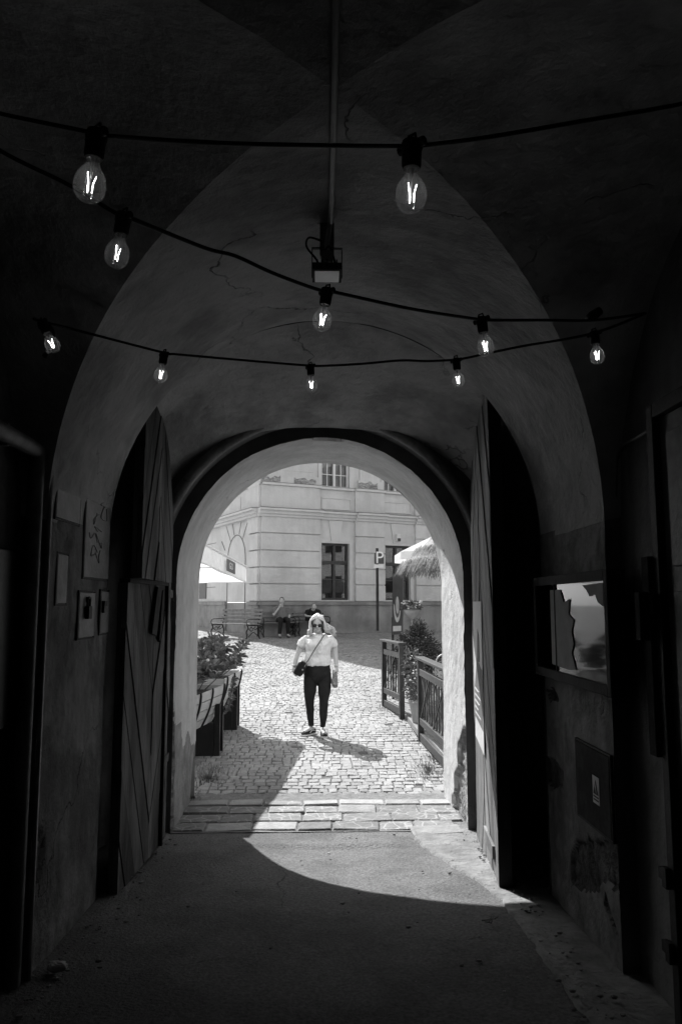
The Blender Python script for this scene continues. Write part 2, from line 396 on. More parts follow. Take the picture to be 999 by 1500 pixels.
# second bay with the recesses that take the open door leaves
Y1, Y2 = 4.75, 6.15
def pB(Y):
    a = interp(Y, [(4.75, 1.70), (5.6, 1.64), (6.15, 1.52)]); z0 = interp(Y, [(4.75, .2), (5.6, .2), (6.15, 0.1)])
    c = interp(Y, [(4.75, 1.85), (5.1, 1.78), (5.6, 1.63), (5.9, 1.52), (6.15, 1.435)]); p = interp(Y, [(4.75, 2.7), (5.6, 3.0), (6.15, 2.3)])
    return a, z0, c, p
def zB(X, Y):
    a, z0, c, p = pB(Y); q = min(1.0, abs(X - 0.01) / a)
    return z0 + (c - z0) * (1 - q ** p) ** (1 / p)
m = MB()
ths = frange(0, math.pi, math.pi / 90)
def prof(Y):
    a, z0, c, p = pB(Y); out = [(-a, gz(Y) - 0.05), (-a, -0.8)]
    for t in ths:
        cx, sx = -math.cos(t), math.sin(t)
        out.append((a * math.copysign(abs(cx) ** (2 / p), cx) + 0.01, z0 + (c - z0) * sx ** (2 / p)))
    out += [(a, -0.8), (a, gz(Y) - 0.05)]
    return out
P = [(y, prof(y)) for y in frange(Y1, Y2, 0.035)]
def fB(i, j):
    y, pf = P[int(i)]; x, z = pf[int(j)]; k = 0.012 * nz((x, y, z), 1.8) + 0.004 * nz((x, y, z), 7)
    return V((x * (1 - k), y, z - k))
m.grid(fB, range(len(P)), range(len(P[0][1])))
m.build('door_recess', 'vault_plaster', gate, smooth=True, sharp=40)
m = MB(); xs = frange(-1.72, 1.72, 0.02)
for xa, xb in zip(xs, xs[1:]):
    def lo(x): return zbar(x, 4.75) if XL < x < XR else gz(4.75) - 0.05
    xm = (xa + xb) / 2
    la, lb = (lo(xa), lo(xb)) if XL < xm < XR else (gz(4.75) - .05,) * 2
    if XL < xm < XR: la, lb = zbar(xa, 4.75), zbar(xb, 4.75)
    ha, hb = zB(xa, 4.75) + 0.03, zB(xb, 4.75) + 0.03
    if ha > la or hb > lb: m.quad((xa, Y1, la), (xb, Y1, lb), (xb, Y1, max(hb, lb)), (xa, Y1, max(ha, la)))
m.build('recess_return', 'wall_plaster', gate)
# end wall with the rebate for the leaves, roll moulding and portal ring
RO, RI, AS = 1.29, 1.175, 0.215
m0 = 1; m = MB(); xs = sorted(set(frange(-1.60, 1.60, 0.02) + [-RO, RO]))
for xa, xb in zip(xs, xs[1:]):
    xm = (xa + xb) / 2
    def lo(x): return AS + math.sqrt(max(0, RO * RO - x * x))
    la, lb = (lo(xa), lo(xb)) if abs(xm) < RO else (gz(6.15) - .05,) * 2
    ha, hb = zB(xa, 6.15) + 0.05, zB(xb, 6.15) + 0.05
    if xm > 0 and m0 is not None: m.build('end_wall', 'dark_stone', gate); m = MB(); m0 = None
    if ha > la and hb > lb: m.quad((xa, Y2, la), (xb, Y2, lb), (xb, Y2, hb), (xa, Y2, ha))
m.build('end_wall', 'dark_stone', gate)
def outline(r, Y, n=72):
    zb_ = gz(Y) - 0.05
    return [V((-r, Y, z)) for z in frange(zb_, AS, 0.03)][:-1] + [V((-r * math.cos(math.pi * i / n), Y, AS + r * math.sin(math.pi * i / n))) for i in range(n + 1)] + [V((r, Y, z)) for z in frange(AS, zb_, 0.03)][1:]
m = MB(); a, b = outline(RO, Y2), outline(RO, 6.35)
for i in range(min(len(a), len(b)) - 1): m.quad(a[i], a[i + 1], b[i + 1], b[i])
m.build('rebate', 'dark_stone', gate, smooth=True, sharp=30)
m = MB(); m.tube([p + V((0, -0.005, 0)) for p in outline(RO + 0.03, Y2)], 0.048, 8)
m.build('roll_moulding', 'wall_plaster', gate, smooth=True)
m = MB(); a, b = outline(RO, 6.35), outline(RI + 0.004, 6.35)
for i in range(len(a) - 1): m.quad(a[i], a[i + 1], b[i + 1], b[i])
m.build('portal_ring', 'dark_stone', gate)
# reveal of the portal; the plaster is gone at the foot of the right jamb and in spots elsewhere
YF = 7.5
ol = outline(RI, 0.0)
Lc = [0.0]
base_ol = [V((-RI, 0, z)) for z in frange(-1.86, AS, 0.02)][:-1] + [V((-RI * math.cos(math.pi * i / 150), 0, AS + RI * math.sin(math.pi * i / 150))) for i in range(151)] + [V((RI, 0, z)) for z in frange(AS, -1.86, 0.02)][1:]
pj = [[(6.30, -0.92), (6.52, -1.08), (6.72, -1.18), (6.74, -1.38), (6.92, -1.48), (6.95, -1.62), (7.06, -1.70), (7.02, -1.9), (6.30, -1.9)]]
pj2 = [[(6.30, -0.7), (6.42, -0.9), (6.38, -1.1), (6.46, -1.35), (6.40, -1.5), (6.50, -1.9), (6.30, -1.9)], [(7.4, -1.35), (7.52, -1.3), (7.52, -1.9), (7.25, -1.9)]]
pd = [(6.36, -0.95), (6.7, -1.0), (6.85, -1.2), (7.1, -1.12), (7.3, -1.28), (7.6, -1.3), (7.6, -1.9), (6.3, -1.9)]
def damp(p, y): return p.x < -1.17 and inpoly(y + 0.05 * nz((y, p.z, 4), 5) + .02 * nz((y, p.z, 4), 15), p.z + 0.08 * nz((p.z, y, 8), 4), pd)
def rev_in(p, y):
    dy = 0.03 * nz((y, p.z, 2), 7) + 0.012 * nz((y, p.z, 5), 30); dz = 0.03 * nz((p.z, y, 3), 7)
    if p.x > 1.17: return any(inpoly(y + dy, p.z + dz, q) for q in pj)
    if p.x < -1.17: return any(inpoly(y + dy, p.z + dz, q) for q in pj2)
    return y < 6.42 + dy and abs(p.x - 0.06) < 0.12 + dz * 3
def frev(i, y):
    p = base_ol[int(i)]
    d = 0.012 * nz((p.x, y, p.z), 1.5) + 0.004 * nz((p.x, y, p.z), 8)
    if y < 6.40: d -= 0.012 * abs(nz((p.x * 5, 1, p.z * 5), 2.0))
    if rev_in(p, y): d -= 0.028 + 0.03 * abs(nz((p.x, y, p.z), 12))
    c = V((0, 0, AS)) if p.z > AS else V((0, 0, p.z))
    n_ = (c - p).normalized()
    return V((p.x, y, p.z)) + n_ * d
m = MB(); m.grid(frev, range(len(base_ol)), frange(6.35, YF, 0.025), lambda i, y: 1 if rev_in(base_ol[min(int(i + .5), len(base_ol) - 1)], y) else 2 if damp(base_ol[min(int(i + .5), len(base_ol) - 1)], y) else 0)
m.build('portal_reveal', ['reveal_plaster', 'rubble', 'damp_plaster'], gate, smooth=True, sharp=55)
# outer facade towards the square with the roof
m = MB(); ol = [p.copy() for p in base_ol]
ox = []
for p in ol:
    if p.z <= AS: ox.append(V((math.copysign(9, p.x), 0, p.z)))
    else:
        t = math.atan2(p.z - AS, p.x); k = min(9 / max(1e-6, abs(math.cos(t))), 9.0 / max(1e-6, math.sin(t)))
        ox.append(V((k * math.cos(t), 0, AS + k * math.sin(t))))
for i in range(len(ol) - 1):
    m.quad(ol[i] + V((0, YF, 0)), ol[i + 1] + V((0, YF, 0)), ox[i + 1] + V((0, YF, 0)), ox[i] + V((0, YF, 0)))
m.build('facade', 'facade_plaster', gate)
m = MB(); m.boxm((-9, -6.5, 2.3), (9, 7.48, 9.1)); m.build('upper_storey', 'facade_plaster', gate)
m = MB(); m.boxm((-9, -6.2, -3), (-1.80, 7.48, 2.3)); m.boxm((1.80, -6.2, -3), (9, 7.48, 2.3)); m.build('flank_wall', 'facade_plaster', gate)
for sx in (-1, 1):
    for zc in (0.6, 4.6):
        for xw in (3.4, 6.2):
            m = MB(); m.boxm((sx * xw - .5, YF, zc - .8), (sx * xw + .5, YF + .03, zc + .9)); m.build('window', 'dark_paint', gate)

# ---- door leaves: diagonal boards on a frame
def clip_convex(poly, conv):
    out = list(poly); n = len(conv)
    for i in range(n):
        a, b = conv[i], conv[(i + 1) % n]
        def side(p): return (b[0] - a[0]) * (p[1] - a[1]) - (b[1] - a[1]) * (p[0] - a[0])
        res = []
        for k in range(len(out)):
            p, q = out[k], out[(k + 1) % len(out)]; sp, sq = side(p), side(q)
            if sp >= 0: res.append(p)
            if sp * sq < 0:
                t = sp / (sp - sq); res.append((p[0] + (q[0] - p[0]) * t, p[1] + (q[1] - p[1]) * t))
        out = res
        if len(out) < 3: return []
    return out
def boards(m, conv, o, u, nrm, mid, pitch=0.16, gap=0.010, ang=62, th=0.03, flip=1, skip=()):
    """chevron boards inside the convex outline conv, coordinates (w,z) in the leaf"""
    w0 = min(p[0] for p in conv); w1 = max(p[0] for p in conv)
    k = 0
    for sgn, lo, hi in ((1, w0, mid), (-1, mid, w1)):
        half = clip_convex(conv, [(lo, -9), (hi, -9), (hi, 9), (lo, 9)])
        if len(half) < 3: continue
        a = R(ang) * sgn * flip; d = (math.cos(a), math.sin(a)); nn = (-d[1], d[0])
        for j in range(-30, 31):
            c = (mid + nn[0] * j * pitch, -0.4 + nn[1] * j * pitch); k += 1
            if k in skip: continue
            hw = pitch / 2 - gap / 2
            st = [(c[0] + d[0] * e + nn[0] * f, c[1] + d[1] * e + nn[1] * f) for e, f in ((-6, -hw), (6, -hw), (6, hw), (-6, hw))]
            pl = clip_convex(st, half)
            if len(pl) >= 3:
                m.tn = random.uniform(0.7, 1.25); t = th + random.uniform(-0.006, 0.006)
                m.prism([V(o) + V(u) * p[0] + V((0, 0, p[1])) for p in pl], V(nrm) * t)
    m.tn = 1.0
def leaf_outline(w1, zb_, zcut=None, r=1.27):
    pts = [(0.0, gz(6.145) + .01), (w1, gz(4.93) + .012)]
    top = []
    for i in range(13):
        w = w1 - (w1) * i / 12; top.append((w, interp(w, [(0, 0.62), (0.1, 0.93), (0.2, 1.08), (0.35, 1.22), (0.55, 1.335), (0.8, 1.385), (1.2, 1.40)])))
    return pts + top
# left leaf, hinge at y 6.05
hl = V((-1.215, 6.145, 0)); fl = V((-1.17, 4.93, 0)); ul = (fl - hl).normalized(); wl = (fl - hl).length; nl = V((ul.y * -1, ul.x, 0)); nl = nl if nl.x > 0 else -nl
def conv_ccw(p):
    ar = sum(p[i][0] * p[(i + 1) % len(p)][1] - p[(i + 1) % len(p)][0] * p[i][1] for i in range(len(p)))
    return p if ar > 0 else p[::-1]
zl0 = gz(5.5) + 0.03
zcut = 0.165
leafL = MB(); full = leaf_outline(wl, zl0)
upper = conv_ccw(clip_convex(full, [(-1, zcut), (3, zcut), (3, 5), (-1, 5)]))
lower = conv_ccw([(0, zl0 - .03), (0.24, zl0 - .02), (0.24, zcut - 0.002), (0, zcut - 0.002)])
boards(leafL, upper, hl, ul, nl, wl * 0.5, th=0.035)
boards(leafL, lower, hl, ul, nl, 0.5, th=0.035)
leafL.prism([hl + ul * p[0] + V((0, 0, p[1])) - nl * 0.002 for p in upper], -nl * 0.03)
leafL.prism([hl + ul * p[0] + V((0, 0, p[1])) - nl * 0.002 for p in lower], -nl * 0.03)
o = leafL.build('door_leaf', 'shaded_door_wood', gate)
m = MB()
m.fbox(hl, ul, V((0, 0, 1)), nl, (-0.02, -1.2, 0.036), (0.22, -1.14, 0.046)); m.build('hinge', 'iron', o)
m = MB(); m.fbox(hl, ul, V((0, 0, 1)), nl, (-0.02, 0.05, 0.036), (0.22, 0.11, 0.046)); m.build('hinge', 'iron', o)
# wicket door in the left leaf
hw = V((-1.185, 5.80, 0)); fw = V((-1.235, 4.86, 0)); uw = (fw - hw).normalized(); ww = (fw - hw).length; nw = V((-uw.y, uw.x, 0)); nw = nw if nw.x > 0 else -nw
wk = MB(); wo = conv_ccw([(0, zl0), (ww, zl0), (ww, zcut - 0.03), (0, zcut - 0.03)])
boards(wk, wo, hw, uw, nw, ww * 0.30, pitch=0.19, gap=0.014, ang=64, th=0.03, flip=-1)
wk.prism([hw + uw * p[0] + V((0, 0, p[1])) - nw * 0.002 for p in wo], -nw * 0.028)
wd = wk.build('wicket_door', 'shaded_door_wood', gate)
m = MB()
m.fbox(hw, uw, V((0, 0, 1)), nw, (0.0, zcut - 0.03, -0.02), (ww + 0.01, zcut - 0.005, 0.05))
m.fbox(hw, uw, V((0, 0, 1)), nw, (-0.03, zl0, -0.02), (-0.005, zcut - 0.005, 0.05))
m.build('door_edge', 'dark_wood', wd)
m = MB()  # shade of the broken hole put into near-black pieces laid on the boards
m.prism([hw + uw * p[0] + V((0, 0, p[1])) + nw * 0.031 for p in ((0.18, 0.12), (0.30, 0.12), (0.42, -0.20), (0.30, -0.22))], nw * 0.022)
m.prism([hw + uw * p[0] + V((0, 0, p[1])) + nw * 0.031 for p in ((0.12, -0.10), (0.15, 0.10), (0.22, -0.25), (0.19, -0.27))], nw * 0.02)
m.build('hole_shade', 'dark_wood', wd)
# right leaf
hr = V((1.245, 6.145, 0)); fr = V((1.135, 4.93, 0)); ur = (fr - hr).normalized(); wr = (fr - hr).length; nr = V((-ur.y, ur.x, 0)); nr = nr if nr.x < 0 else -nr
lr = MB(); ro = conv_ccw(leaf_outline(wr, zl0))
boards(lr, ro, hr, ur, nr, wr * 0.45, pitch=0.17, gap=0.012, ang=64, th=0.035)
lr.prism([hr + ur * p[0] + V((0, 0, p[1])) - nr * 0.002 for p in ro], -nr * 0.04)
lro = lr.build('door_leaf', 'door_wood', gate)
m = MB(); m.fbox(hr, ur, V((0, 0, 1)), nr, (wr + 0.001, zl0 + 0.01, -0.045), (wr + 0.02, 1.38, 0.036)); m.build('edge_batten', 'dark_wood', lro)
m = MB(); m.fbox(hr, ur, V((0, 0, 1)), nr, (0.62, zl0 + 0.12, 0.037), (1.08, zl0 + 0.20, 0.055)); m.build('kick_board', 'door_wood', lro)

# ---- metal door on the right side of the near bay
md = MB(); xd = NR - 0.03
yo, yi, ztd = 3.19, 2.16, 0.84
zfl = gz(2.9)
fr_ = MB()
fr_.boxm((xd - .03, yo - 0.06, zfl), (xd + .04, yo, ztd)); fr_.boxm((xd - .03, yi, zfl), (xd + .04, yi + 0.06, ztd)); fr_.boxm((xd - .03, yi + .06, ztd - 0.06), (xd + .04, yo - .06, ztd))
md.boxm((xd + 0.0, yi + 0.062, zfl + 0.03), (xd + .03, yo - 0.062, ztd - 0.062))
for z0, z1 in ((zfl + 0.2, -0.75), (-0.6, 0.05), (0.15, 0.70)):
    for ya, yb in ((yi + 0.14, 2.78), (2.86, yo - 0.14)):
        md.boxm((xd - 0.012, ya, z0), (xd - 0.001, yb, z1))
mdo = md.build('metal_door', 'grey_metal', gate, bevel=0.004)
fr_.build('door_frame', 'iron', mdo, bevel=0.004)
for z in (-1.08, -1.36, 0.0):
    m = MB(); m.boxm((xd - .045, yo + 0.002, z - .022), (xd - .02, yo + 0.055, z + 0.022)); m.boxm((xd - .055, yo - 0.04, z - .04), (xd - .032, yo + 0.0015, z + 0.04)); m.build('hinge', 'iron', mdo, bevel=0.003)
m = MB(); m.boxm((xd - .05, yo + 0.002, -0.62), (xd + .02, yo + 0.07, 0.20)); m.boxm((xd - .09, yo + 0.01, -0.15), (xd - .051, yo + 0.06, 0.05)); m.build('lock_plate', 'dull_dark', mdo, bevel=0.003)

# ------------------------------------------------------------------ floors
m = MB(); m.grid(lambda x, y: V((x, y, gz(y) - 0.004 + 0.012 * nz((x, y, 0), 1.1) + 0.003 * nz((x, y, 0), 9) - 0.02 * math.exp(-((x - 0.1) / 0.6) ** 2) * (1 if y < 6 else 0))), frange(-1.8, 1.8, 0.04), frange(-6, 6.42, 0.05))
tag(m.build('passage_floor', 'asphalt', smooth=True), kind='structure')
def cx_edge(y): return 0.72 + 0.34 * max(0, min(1, (6.1 - y) / 1.4)) + 0.03 * nz((y, 0, 0), 2.3) + 0.025 * nz((y, 3, 0), 9)
m = MB(); ys = frange(2.0, 6.40, 0.04)
def fc(y, t):
    x = lerp(cx_edge(y), 1.72, t); e = 0.012 if t > 0.001 else -0.03
    return V((x, y, gz(y) + e + 0.016 * nz((x, y, 7), 1.7) + 0.006 * nz((x, y, 7), 8)))
m.grid(fc, ys, [0, 0.02, .1, .2, .3, .4, .5, .6, .7, .8, .9, 1]); tag(m.build('concrete_strip', 'concrete', smooth=True), kind='structure')
m = MB(); ys = frange(1.5, 6.40, 0.05)
def fd(y, t):
    x = lerp(-1.72, -1.14 + 0.05 * nz((y, 0, 9), 2.5) + 0.03 * nz((y, 0, 9), 8), t); e = 0.03 * (1 - t) + (0.004 if t < .99 else -0.02)
    return V((x, y, gz(y) + e + 0.012 * nz((x, y, 17), 3)))
m.grid(fd, ys, [0, .2, .4, .5, .6, .7, .8, .9, 1]); tag(m.build('dirt_edge', 'asphalt', smooth=True), kind='structure')
# ground sheet to the horizon
m = MB(); m.grid(lambda x, y: V((x, y, gz(y) - 0.055)), [-200, -40, -12, -4, 0, 4, 12, 40, 200], [6.36, 7.6, 10.6, 14, 18, 22, 25.7, 29, 40, 80, 300]); tag(m.build('ground', 'ground'), kind='structure')
def stone(m, c, hw, hd, ang, z, tone, rnd=0.012, top=0.0, sl=0.0):
    ca, sa = math.cos(ang), math.sin(ang)
    j = lambda: random.uniform(-rnd, rnd) * 0.6
    q = [(-hw + j(), -hd + j()), (hw + j(), -hd + j()), (hw + j(), hd + j()), (-hw + j(), hd + j())]
    def P(x, y, h): return V((c[0] + x * ca - y * sa, c[1] + x * sa + y * ca, z + h + sl * (x * sa + y * ca)))
    b = rnd; tl = random.uniform(-.4, .4) * b; tl2 = random.uniform(-.4, .4) * b
    base = [P(x, y, -0.05) for x, y in q]; mid = [P(x, y, -b * .9) for x, y in q]
    tp = [P(x - math.copysign(b, x), y - math.copysign(b, y), top + (tl if x > 0 else -tl) + (tl2 if y > 0 else -tl2)) for x, y in q]
    m.tn = tone; i = m.add(base + mid + tp)
    for a in range(4):
        n_ = (a + 1) % 4
        m.face((i + a, i + n_, i + 4 + n_, i + 4 + a)); m.face((i + 4 + a, i + 4 + n_, i + 8 + n_, i + 8 + a))
    m.face((i + 8, i + 9, i + 10, i + 11))
# joints sheet + cobbles of the square
m = MB(); m.grid(lambda x, y: V((x, y, gz(y) - 0.011 + 0.012 * nz((x, y, 0), 1.2) + 0.002 * nz((x, y, 0), 6))), frange(-7, 7, 0.25), frange(7.42, 27.5, 0.2)); tag(m.build('paving_joint', 'joint', smooth=True), kind='structure')
m = MB(); A = R(5); y = 7.0; row = 0
while y < 28.5:
    dp = random.uniform(0.128, 0.155); half = 0.28 * y + 0.5; x = -half
    while x < half:
        w = random.uniform(0.085, 0.13)
        wob = 0.05 * nz((x, y, 0), 0.5) + 0.015 * nz((x, y, 3), 1.6)
        cx, cy = x + w / 2, y + dp / 2 + wob - (x + w / 2) * math.tan(A) * (-1 if y > 10 else -0.2)
        if 7.50 < cy < 27.3 and random.random() > 0.01:
            sl = (gz(cy + .3) - gz(cy - .3)) / .6
            stone(m, (cx, cy), w / 2 - random.uniform(.002, .007), dp / 2 - random.uniform(.003, .008), R(random.uniform(-2.5, 2.5)) + A * (1 if y > 10 else .2), gz(cy) + random.uniform(-.003, .003) + 0.012 * nz((cx, cy, 0), 1.2),
                  random.choice((.86, .93, .97, 1, 1.03, 1.06, 1.1)) * random.uniform(.95, 1.05), rnd=0.008, sl=sl)
        x += w
    y += dp
tag(m.build('cobbles', 'sett', smooth=False), kind='structure')
# threshold: row of worn slabs, then flat setts in pale mortar
m = MB(); m.grid(lambda x, y: V((x, y, gz(y) + 0.002 + 0.004 * nz((x, y, 2), 5))), frange(-1.24, 1.24, 0.04), frange(6.37, 7.62, 0.04)); tag(m.build('mortar_bed', 'mortar', smooth=True), kind='structure')
m = MB(); mp_ = MB()
for r_ in range(4):
    y = 6.52 + r_ * 0.245; x = -1.21
    while x < (0.84 if r_ == 0 else 1.14):
        w = random.uniform(0.28, 0.42); w = min(w, 1.20 - x); plain = (r_ == 0 and -.80 < x + w / 2 < -.05) or (r_ == 2 and .22 < x + w / 2 < .6) or (r_ == 3 and random.random() < .75)
        stone(mp_ if plain else m, (x + w / 2, y + random.uniform(-.015, .015)), w / 2 - random.uniform(.004, .009), 0.117 - random.uniform(0, .006) - (.03 if r_ == 3 else 0), R(random.uniform(-2.5, 2.5)), gz(y) + 0.018 + random.uniform(-.008, .003), random.uniform(.8, 1.1), rnd=0.010)
        x += w
stone(mp_, (0.93, 6.36), .20, .12, R(2), gz(6.38) + 0.018, .8, rnd=0.012)
tag(m.build('threshold_setts', 'veined_stone'), kind='structure'); tag(mp_.build('threshold_slabs', 'slab'), kind='structure')
# weeds in the joints by the jambs
def tuft(m, c, n, h, sp):
    for _ in range(n):
        a = random.uniform(0, 6.28); r_ = abs(random.gauss(0, sp)); b = V((c[0] + r_ * math.cos(a), c[1] + r_ * math.sin(a) * 1.3, 0)); b.z = gz(b.y) - 0.01
        d = V((math.cos(a), math.sin(a), 0)); hh = h * random.uniform(.4, 1); s_ = d.cross(V((0, 0, 1))) * 0.004
        m.tn = random.uniform(.5, 1.4)
        t = b + V((0, 0, hh)) + d * hh * random.uniform(.2, .9); i = m.add((b - s_, b + s_, t)); m.face((i, i + 1, i + 2))
m = MB()
for px, py, n, h, sp in ((305, 1140, 260, .10, .14), (312, 1128, 120, .07, .12), (628, 1128, 260, .09, .16), (638, 1112, 160, .10, .10), (622, 1140, 90, .06, .10), (700, 1222, 60, .05, .06), (285, 1168, 60, .05, .08)):
    g = ground_at(px, py); tuft(m, g, n, h, sp)
tag(m.build('weeds', 'leaf'), kind='stuff')

# ------------------------------------------------------------------ far corner building
K = V((-2.02, 25.7, 0)); uF = V((0.908, 0.419, 0)).normalized(); nF = V((uF.y, -uF.x, 0)); UP = V((0, 0, 1))
uW = V((-0.445, 0.895, 0)).normalized(); nW = V((-uW.y, uW.x, 0)); nW = nW if nW.x < 0 else -nW
def fs(px, py, off=0.0):     # pixel to (s,z) on the front plane
    r = ray(px, py); o = K + nF * off; k = (o.x * nF.x + o.y * nF.y) / (r.x * nF.x + r.y * nF.y); p = r * k
    return ((p - o).dot(uF), p.z)
def ws(px, py, off=0.0):
    r = ray(px, py); o = K + nW * off; k = (o.x * nW.x + o.y * nW.y) / (r.x * nW.x + r.y * nW.y); p = r * k
    return ((p - o).dot(uW), p.z)
bld = thing('corner_building', 'pale classical corner building with rusticated ground floor and tall windows across the square', 'building')
zpl = fs(500, 882)[1]
zc0 = 2.93; zc1 = 3.20
def zrow(px, py): return fs(px, py)[1]
s_w = lambda px, py=840: fs(px, py)[0]
# openings (s0,s1,z0,z1)
win = []
for (x0, y0, x1, y1) in ((470.5, 796, 511.5, 879), (562.5, 800.5, 601, 881)):
    a = fs(x0, (y0 + y1) / 2)[0]; b = fs(x1, (y0 + y1) / 2)[0]; win.append((a, b, fs((x0 + x1) / 2, y1)[1], fs((x0 + x1) / 2, y0)[1]))
pit = win[1][0] - win[0][0]
wn = win[0][1] - win[0][0]
zwb, zwt = win[0][2], win[0][3]
cols_s = [win[0][0], win[1][0], win[1][0] + pit, win[1][0] + 2 * pit]
up0 = fs(491, 714)[1]; up1 = up0 + 2.3
SMAX = cols_s[-1] + 2.5; ZT = 9.5
def holed(m, o, u, n_, s0, s1, z0, z1, holes, th=0.45, back=True):
    ss = sorted({s0, s1} | {h[0] for h in holes} | {h[1] for h in holes}); zs = sorted({z0, z1} | {h[2] for h in holes} | {h[3] for h in holes})
    for a, b in zip(ss, ss[1:]):
        run = None
        for c, d in zip(zs, zs[1:]):
            hole = any(h[0] - 1e-6 <= a and b <= h[1] + 1e-6 and h[2] - 1e-6 <= c and d <= h[3] + 1e-6 for h in holes)
            if not hole:
                if run is None: run = [c, d]
                else: run[1] = d
            if hole and run: m.fbox(o, u, UP, n_, (a, run[0], -th), (b, run[1], 0)); run = None
        if run: m.fbox(o, u, UP, n_, (a, run[0], -th), (b, run[1], 0))
holes = [(s, s + wn, zwb, zwt) for s in cols_s] + [(s, s + wn, up0, up1) for s in cols_s] + [(s, s + wn, 7.2, 9.0) for s in cols_s]
m = MB(); holed(m, K, uF, nF, 0, SMAX, zpl - 0.001, ZT, holes); m.build('wall', 'facade_plaster', bld)
m = MB(); m.fbox(K, uF, UP, nF, (-0.0, -1.6, -0.45), (SMAX, zpl - 0.0015, 0.06)); m.fbox(K, uF, UP, nF, (-0.06, zpl - 0.10, 0.0), (SMAX, zpl + 0.01, 0.12))
for s in frange(1.4, SMAX - 1, 1.15): m.fbox(K, uF, UP, nF, (s, -1.5, 0.05), (s + .012, zpl - .11, 0.0605))
m.build('plinth', 'plinth_stone', bld)
# left wing
arc_s = (ws(338, 850)[0], ws(357, 850)[0]); 
m = MB(); m.fbox(K, uW, UP, nW, (0.002, zpl, -0.45), (16, ZT, 0.0)); m.build('wing_wall', 'facade_plaster', bld)
pl_s0 = ws(332, 900)[0]
m = MB(); m.fbox(K, uW, UP, nW, (pl_s0, -1.6, -0.45), (16, zpl - 0.02, 0.05)); m.fbox(K, uW, UP, nW, (pl_s0 - .04, zpl - 0.10, 0.0), (16, zpl + 0.012, 0.10))
m.fbox(K, uW, UP, nW, (0.0, -1.6, -0.45), (0.9, zpl - 0.02, 0.058)); m.fbox(K, uW, UP, nW, (0.0, zpl - 0.10, 0.0), (0.95, zpl + 0.012, 0.118)); m.fbox(K, uW, UP, nW, (0.9, -1.6, -0.45), (pl_s0, zpl - 0.02, 0.0)); m.build('wing_plinth', 'plinth_stone', bld)
# cornice and string courses
m = MB()
def cornice(o, u, n_, s0, s1, off):
    for z0, z1, p in ((zc0, zc0 + .09, .07), (zc0 + .09, zc0 + .20, .14), (zc0 + .20, zc0 + 0.27, .24)):
        m.fbox(o, u, UP, n_, (s0, z0, -0.1), (s1, z1, p + off))
px1 = s_w(467); p2a, p2b = s_w(519), s_w(562); p3a = s_w(609)
piers = [(0.0, px1)] + [(p2a + pit * i, p2b + pit * i) for i in range(4)]
cornice(K, uF, nF, -0.0, SMAX, 0.0)
for a, b in piers: cornice(K, uF, nF, a - (0 if a > 0 else .12), b + .05, 0.121)
cornice(K, uW, nW, 0.0, 16, 0.1)
zsc = fs(420, 711)[1]
for a, b in [(0, SMAX)]: m.fbox(K, uF, UP, nF, (a, zsc - .03, -.05), (b, zsc + .04, .07))
for a, b in piers: m.fbox(K, uF, UP, nF, (a, zsc - .035, -.05), (b + .03, zsc + .045, .17))
m.fbox(K, uW, UP, nW, (0, zsc - .033, -.05), (16, zsc + .043, .06))
m.fbox(K, uF, UP, nF, (-.3, ZT, -.4), (SMAX, ZT + .35, .35)); m.fbox(K, uW, UP, nW, (-.3, ZT + .003, -.4), (16, ZT + .353, .35))
m.build('cornice', 'facade_trim', bld)
m = MB()
m.fbox(K, uF, UP, nF, (0, zc1 + .002, 0), (SMAX, zc1 + .03, .235)); m.fbox(K, uW, UP, nW, (0, zc1 + .002, 0), (16, zc1 + .03, .33))
for a, b in piers: m.fbox(K, uF, UP, nF, (a - (0 if a > 0 else .12), zc1 + .0025, 0), (b + .05, zc1 + .0305, .352))
m.fbox(K, uF, UP, nF, (0, zsc + .043, 0), (SMAX, zsc + .062, .065))
for a, b in piers: m.fbox(K, uF, UP, nF, (a, zsc + .0475, 0), (b + .03, zsc + .066, .165))
m.build('cornice_flashing', 'groove', bld)
m = MB(); m.fbox(K, uF, UP, nF, (-0.05, zpl + .012, 0), (SMAX, zpl + .03, .115)); m.fbox(K, uW, UP, nW, (pl_s0 - .03, zpl + .014, 0), (16, zpl + .032, .09)); m.build('plinth_capping', 'groove', bld)
m = MB(); m.prism([K + uF * -.3 + nF * .4 + V((0, 0, ZT + .36)), K + uF * SMAX + nF * .4 + V((0, 0, ZT + .36)), K + uF * SMAX - nF * 5 + V((0, 0, ZT + 2.6)), K + uF * 2 - nF * 5 + V((0, 0, ZT + 2.6)), K + uW * 16 - nW * 3 + V((0, 0, ZT + 2.6)), K + uW * 16 + nW * .4 + V((0, 0, ZT + .36))], (0, 0, .15)); m.build('roof', 'roof_tile', bld)
# rusticated piers: each course a separate flat block with a groove below
gl_ = [zpl] + [zrow(420, y) for y in (856.5, 832.5, 808, 783)] + [zc0]
for a, b in piers:
    m = MB(); first = a == 0.0
    for z0, z1 in zip(gl_, gl_[1:]):
        m.fbox(K, uF, UP, nF, (a - (0.0 if first else 0), z0 + .045, -.01), (b, z1, 0.12)); m.fbox(K, uF, UP, nF, (a + .05, z0 - .001, -.01), (b - .05, z0 + .045, .05))
    m.fbox(K, uF, UP, nF, (a, zc1, -.01), (b, zsc - .04, .10))
    z0u = zsc + .05
    m.fbox(K, uF, UP, nF, (a + .12, z0u, -.01), (b - .08, z0u + .30, .115)); m.fbox(K, uF, UP, nF, (a + .2, z0u + .30, -.01), (b - .16, z0u + 4, .075)); m.fbox(K, uF, UP, nF, (a + .3, z0u + .45, 0.06), (b - .26, z0u + 3.6, .09))
    m.build('pilaster', 'facade_plaster', bld)
m = MB()
